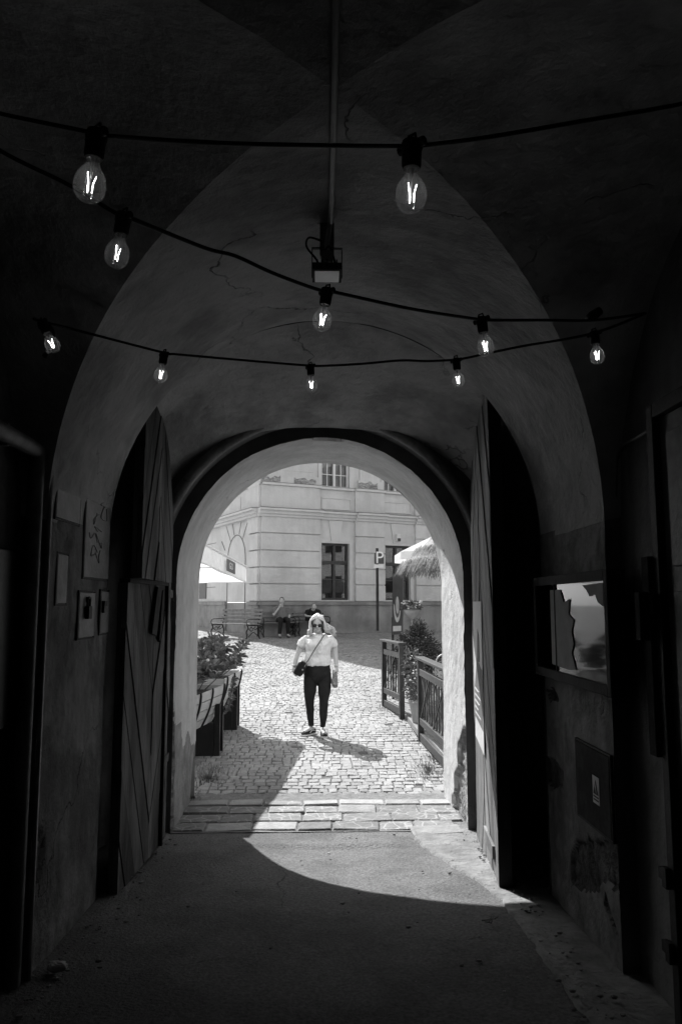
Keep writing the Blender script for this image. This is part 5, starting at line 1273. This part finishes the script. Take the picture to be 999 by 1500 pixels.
for f_, yaw in ((legL[-1], R(-38)), (legR[-1], R(8))):
    d = V((math.sin(yaw), -math.cos(yaw), 0)); s2 = V((d.y, -d.x, 0)); zz = gz(f_.y + d.y * .08)
    b = V((f_.x, f_.y, zz))
    shm = MB(); rows = []
    for t, wd_, h in ((-.075, .030, .085), (-.05, .040, .10), (0.0, .042, .105), (.05, .045, .085), (.11, .049, .062), (.16, .044, .050), (.185, .025, .038)):
        c = b + d * t; rows.append(shm.add([c + s2 * (wd_ * math.cos(q)) + V((0, 0, .018 + max(0, math.sin(q)) * (h - .018))) for q in frange(0, math.pi, math.pi / 8)]))
    for i, k in zip(rows, rows[1:]):
        for q in range(8): shm.face((i + q, i + q + 1, k + q + 1, k + q))
    for i in (rows[0], rows[-1]): shm.face(range(i, i + 9))
    so = shm.build('shoe', 'black_cloth', person, smooth=True)
    sm = MB(); ol_ = []
    for t, wd_ in ((-.08, .028), (-.05, .044), (0, .047), (.05, .050), (.11, .054), (.16, .048), (.192, .026)): ol_.append((t, wd_))
    sm.prism([b + d * t + s2 * w_ for t, w_ in ol_] + [b + d * t - s2 * w_ for t, w_ in ol_[::-1]], (0, 0, .020)); sm.build('sole', 'white_paint', so)
    sm = MB()
    for sg_ in (-1, 1): sm.tube(cable_pts([b + d * -.03 + s2 * sg_ * .041 + V((0, 0, .05)), b + d * .02 + s2 * sg_ * .043 + V((0, 0, .062)), b + d * .08 + s2 * sg_ * .050 + V((0, 0, .036))]), .0045, 5)
    for q in range(2): sm.tube([b + d * (.045 + .022 * q) - s2 * .02 + V((0, 0, .095 - .008 * q)), b + d * (.03 + .018 * q) + s2 * .02 + V((0, 0, .095 - .008 * q))], .004, 5)
    sm.build('lacing', 'white_paint', so)
# hair: a cap of strands, long on both sides, a lock blown to the right of the picture
random.seed(5); hm = MB()
hm.ell(hc + V((0, .034, .032)), (.088, .090, .099), 18, 12)
for k in range(330):
    sd_ = random.choice((-1, 1)); y0 = random.uniform(-.080, .09); zt_ = .028 + .108 * math.sqrt(max(.05, 1 - ((y0 - .02) / .108) ** 2)); jx = random.uniform(-.008, .008); L = random.uniform(.0, .08)
    p0 = hc + V((sd_ * .003 + .006, y0, zt_)); p1 = hc + V((sd_ * (.058 + jx), y0 - .010, min(.088, zt_ - .02))); p2 = hc + V((sd_ * (.097 + jx), y0 * .85 - .010, .015)); p3 = hc + V((sd_ * (.098 + jx * 2 - .012 * random.random()), y0 * .75 - .012, -.075))
    p4 = hc + V((sd_ * (.096 + random.uniform(-.03, .045)), y0 * .8 + .0, -.085 - L))
    if sd_ > 0: p4 += V((.05, 0, .03)); p3 += V((.018, 0, 0))
    hm.tube(cable_pts([p0, p1, p2, p3, p4], 4), [interp(i / 16, [(0, .006), (.4, .0085), (.8, .007), (1, .002)]) for i in range(17)], 5)
for k in range(44):
    b0 = hc + V((.05 + random.uniform(-.02, .03), -.02 + random.uniform(-.04, .03), .10 + random.uniform(-.02, .01)))
    e1 = w(473 + random.uniform(-1.5, 1.5), 911 + random.uniform(-2, 2), -.03); e2 = w(480 + random.uniform(-1.5, 1.5), 917 + random.uniform(-2.5, 2.5), -.02); e3 = w(486 + random.uniform(-4, 3), 923 + random.uniform(-4, 4), random.uniform(-.04, .03)); e4 = w(491 + random.uniform(-6, 3.5), 929 + random.uniform(-5, 4), random.uniform(-.06, .03))
    hm.tube(cable_pts([b0, e1, e2, e3, e4], 4), [interp(i / 16, [(0, .009), (.4, .011), (.7, .007), (1, .0015)]) for i in range(17)], 5)
hm.build('hair', 'hair', person, smooth=True)
gl = MB(); gy = -.112
for s_ in (-1, 1): gl.ell(hc + V((s_ * .036, gy + .012, -.028)), (.033, .012, .024), 12, 6)
gl.box(hc + V((0, gy + .004, -.020)), (.022, .008, .008))
for s_ in (-1, 1): gl.tube([hc + V((s_ * .066, gy + .026, -.012)), hc + V((s_ * .080, .0, -.0))], .005, 5)
gl.build('sunglasses', 'leather', person, smooth=True)
m = MB(); m.ell(hc + V((0, -.092, -.082)), (.022, .008, .006), 10, 6); m.build('mouth', 'clay', person)
for a, nm in ((armL[-1], 0), (armR[-1], 1)):
    m = MB(); m.lathe([(.030, -.008), (.034, -.008), (.034, .008), (.030, .008)], a + V((0, 0, .02)), 12); m.build('bracelet', 'white_paint', person)
bag = thing('shoulder_bag', 'small black shoulder bag with a thin strap at the walking person\'s hip', 'bag')
bc_ = w(441, 978, -.13); Mt = Matrix.Rotation(R(28), 3, 'Y')
m = MB(); pts_ = [(-.055, -.10), (.045, -.10), (.062, -.06), (.062, .07), (.03, .10), (-.04, .10), (-.066, .06), (-.066, -.07)]
m.prism([bc_ + Mt @ V((x, .03, z)) for x, z in pts_], (0, -.065, 0)); m.build('body', 'leather', bag, bevel=.012)
m = MB(); m.prism([bc_ + Mt @ V((x, -.036, z)) for x, z in ((-.058, .0), (.056, .0), (.056, .075), (.028, .095), (-.036, .095), (-.058, .06))], (0, -.010, 0)); m.build('flap', 'leather', bag, bevel=.004)
m = MB(); m.ell(bc_ + Mt @ V((.03, -.05, .0)), (.012, .006, .012), 8, 6); m.tube([bc_ + Mt @ V((.034, -.048, .04)), bc_ + Mt @ V((.034, -.05, .09))], .005, 5); m.build('clasp', 'steel', bag)
m = MB(); m.tube(cable_pts([w(477, 929, .02), w(474.5, 922.5 + 8, -.10), w(466, 943, -.165), w(459, 954, -.165), w(452.5, 965, -.155), bc_ + Mt @ V((.03, -.02, .10))], 6), .0075, 6, .5); m.tube(cable_pts([w(477, 929, .02), w(474, 933, .13), w(460, 952, .17), w(446, 968, .10), bc_ + Mt @ V((-.03, .02, .10))], 6), .0075, 6, .5); m.build('strap', 'leather', bag, smooth=True)
hp = armR[-1] + V((0, -.03, -.11))
m = MB(); m.lathe([(.014, .05), (.022, .03), (.028, -.02), (.040, -.08), (.045, -.12), (.030, -.16), (.01, -.165)], hp + V((-.02, 0, 0)), 14)
m.v = [tuple(V(v) + V((nz(V(v) * 26) * .030, nz(V(v) * 26 + V((9, 0, 0))) * .03, nz(V(v) * 22 + V((0, 7, 0))) * .02))) for v in m.v]
tag(m.build('crumpled_bag', 'crumple'), 'small crumpled grey bag hanging from the walking person\'s hand', 'bag')

def seated(label, hip, ang, lean, headdown, top, legs, hairm, arms, drop=0.0):
    """hip = seat point; local frame: x right of the picture, -y forward"""
    c, s = math.cos(ang), math.sin(ang)
    def L(x, y, z): return V((hip.x + x * c - y * s, hip.y + x * s + y * c, hip.z + z))
    b = MB(); sh_y = -lean
    hd = L(0, sh_y - .03 - .12 * headdown, .70 - .07 * headdown - 1.35 * drop)
    b.ell(hd, (.072, .09, .108), 14, 10, Matrix.Rotation(R(10 + 35 * headdown), 3, 'X'))
    b.tube([hd + V((0, 0, -.02)) + V((0, -.09, 0)), hd + V((0, -.112, -.045))], [.008, .012], 6)
    for q in (-1, 1): b.ell(hd + V((q * .072, .01, -.01)), (.012, .02, .03), 7, 5)
    b.tube([hd + V((0, .02, -.07)), L(0, sh_y, .50 - drop)], [.05, .06], 10)
    b.tube([L(0, -.02, .02), L(0, -.01 - lean * .3, .18), L(0, sh_y * .8, .38 - .8 * drop), L(0, sh_y, .49 - drop)], [.16, .15, .165, .13], 14, .7)
    for (sx, el, wr, hd_dir, out) in arms:
        b.tube(cable_pts([L(sx * .19, sh_y, .46 - drop), L(*el), L(*wr)], 5), [lerp(.05, .029, i / 10) for i in range(11)], 9)
        hand(b, L(*wr), V((hd_dir[0] * c - hd_dir[1] * s, hd_dir[0] * s + hd_dir[1] * c, hd_dir[2])), V((-sx, 0, .3)), V(out))
    for q, kn in ((-1, -.11), (1, .12)):
        b.tube(cable_pts([L(q * .09, -.02, .06), L(kn, -.44, .09), L(kn * 1.1, -.42, -.14), L(kn * 1.2, -.40, -.40)], 4), [interp(i / 12, [(0, .085), (.33, .065), (.66, .052), (1, .035)]) for i in range(13)], 10)
        b.tube([L(kn * 1.2, -.38, -.42), L(kn * 1.3, -.58, -.43)], [.04, .032], 8)
    bo = b.build('person', 'skin', smooth=True); remesh(bo, .011, 3); tag(bo, label, 'person', 'people seated on the benches')
    t = MB(); t.tube([L(0, -.02, .02), L(0, -.01 - lean * .3, .18), L(0, sh_y * .8, .38 - .8 * drop), L(0, sh_y, .50 - drop)], [.20, .195, .195, .13], 16, .72)
    for (sx, el, wr, hd_dir, out) in arms: t.tube([L(sx * .14, sh_y, .45 - drop), L(sx * .2, sh_y, .44 - drop), L(*[lerp((sx * .2, sh_y, .44 - drop)[i], el[i], .75) for i in range(3)])], [.07, .07, .064], 10)
    so = t.build('shirt', top, bo, smooth=True); remesh(so, .013, 3)
    t = MB()
    t.loft([(L(0, -.02, -.0), .18, .15), (L(0, -.02, .14), .175, .14)], 16)
    for q, kn in ((-1, -.11), (1, .12)): t.tube(cable_pts([L(q * .09, -.02, .06), L(kn, -.44, .09), L(kn * 1.1, -.42, -.14), L(kn * 1.2, -.40, -.36)], 4), [interp(i / 12, [(0, .10), (.33, .082), (.66, .072), (1, .062)]) for i in range(13)], 10)
    to = t.build('trousers', legs, bo, smooth=True); remesh(to, .013, 3)
    for q, kn in ((-1, -.11), (1, .12)):
        t = MB(); f0 = L(kn * 1.2, -.36, -.40); f1 = L(kn * 1.3, -.60, -.425); f0.z = gz(f0.y) + .045; f1.z = gz(f1.y) + .035; t.tube([f0, f0.lerp(f1, .5), f1], [.045, .046, .034], 9); t.build('shoe', 'grey_metal', bo, smooth=True)
    t = MB(); t.ell(hd + V((0, .022, .028)), (.080, .088, .096), 14, 8, Matrix.Rotation(R(35 * headdown), 3, 'X')); t.build('hair', hairm, bo, smooth=True)
h1 = at(412, 912, 25.52); h1.z = gz(25.5) + .47
seated('seated person in a grey shirt raising a hand to the mouth on the shaded bench', h1, angF * .6, .02, 0.0, 'grey_shirt', 'denim', 'dark_hair',
       [(-1, (-.27, -.10, .24), (-.09, -.16, .50), (.25, -.2, .9), (0.3, .4, 0)), (1, (.27, -.03, .20), (.15, -.26, .12), (-.3, -.9, -.2), (0, 0, -1))])
h2 = at(455, 912, 26.0); h2.z = gz(26.0) + .47
seated('seated person in a black shirt bending forward behind the walking person', h2, angF * .6, .32, 1.0, 'black_cloth', 'denim', 'grey_shirt',
       [(-1, (-.25, -.32, .20), (-.07, -.48, .16), (.7, -.5, -.1), (0, 0, -1)), (1, (.25, -.32, .20), (.07, -.50, .16), (-.7, -.5, -.1), (0, 0, -1))], .11)

# ------------------------------------------------------------------ put the eye at its height above the ground and set origins at each thing's base
bpy.context.view_layer.update()
def subtree(o):
    out = []
    for c in o.children: out.append(c); out += subtree(c)
    return out
done = set()
for o in list(col.objects):
    if o.parent is not None or o.type not in {'EMPTY', 'MESH'}: continue
    if o.type == 'EMPTY' and o.location.length < 1e-6 or o.type == 'MESH':
        ms = [c for c in [o] + subtree(o) if c.type == 'MESH']
        if not ms: continue
        vs = [v.co for c in ms for v in c.data.vertices]
        lo = V((min(v.x for v in vs), min(v.y for v in vs), min(v.z for v in vs))); hi = V((max(v.x for v in vs), max(v.y for v in vs), max(v.z for v in vs)))
        b = V(((lo.x + hi.x) / 2, (lo.y + hi.y) / 2, lo.z)); T = Matrix.Translation(-b)
        for c in ms:
            if c.data.name not in done: c.data.transform(T); done.add(c.data.name)
        o.location = b
    o.location.z += CZ

# ------------------------------------------------------------------ camera, sun, sky
cam = bpy.data.cameras.new('camera'); cam.sensor_fit = 'VERTICAL'; cam.sensor_height = 36; cam.lens = 36 * F / 1500; cam.clip_start = .05; cam.clip_end = 800
co = bpy.data.objects.new('camera', cam); col.objects.link(co); co.location = (0, 0, CZ); co.rotation_euler = (R(90) + TILT, 0, -YAW); sc.camera = co
SUN_EL, SUN_AZ = R(44.5), R(24.3)
sd = V((-math.sin(SUN_AZ) * math.cos(SUN_EL), math.cos(SUN_AZ) * math.cos(SUN_EL), math.sin(SUN_EL)))
sl = bpy.data.lights.new('sun', 'SUN'); sl.energy = 4.0; sl.angle = R(.5); sl.color = (1, 1, 1)
so = bpy.data.objects.new('sun', sl); col.objects.link(so); so.location = sd * 40; so.rotation_euler = (-sd).to_track_quat('-Z', 'Y').to_euler()
wd_ = bpy.data.worlds.new('World'); sc.world = wd_; wd_.use_nodes = True; n = wd_.node_tree.nodes; l = wd_.node_tree.links
sky = n.new('ShaderNodeTexSky'); sky.sky_type = 'NISHITA'; sky.sun_disc = False; sky.sun_elevation = SUN_EL; sky.sun_rotation = -SUN_AZ
bw = n.new('ShaderNodeRGBToBW'); l.new(sky.outputs[0], bw.inputs[0]); l.new(bw.outputs[0], n['Background'].inputs['Color']); n['Background'].inputs['Strength'].default_value = .15
sc.view_settings.view_transform = 'Standard'; sc.view_settings.look = 'None'; sc.view_settings.gamma = 1; sc.view_settings.exposure = 0.95
sc.cycles.use_denoising = True; sc.cycles.max_bounces = 10; sc.cycles.diffuse_bounces = 2; sc.cycles.glossy_bounces = 4; sc.cycles.transparent_max_bounces = 16
sc.cycles.caustics_reflective = False; sc.cycles.caustics_refractive = False; sc.cycles.sample_clamp_indirect = 4
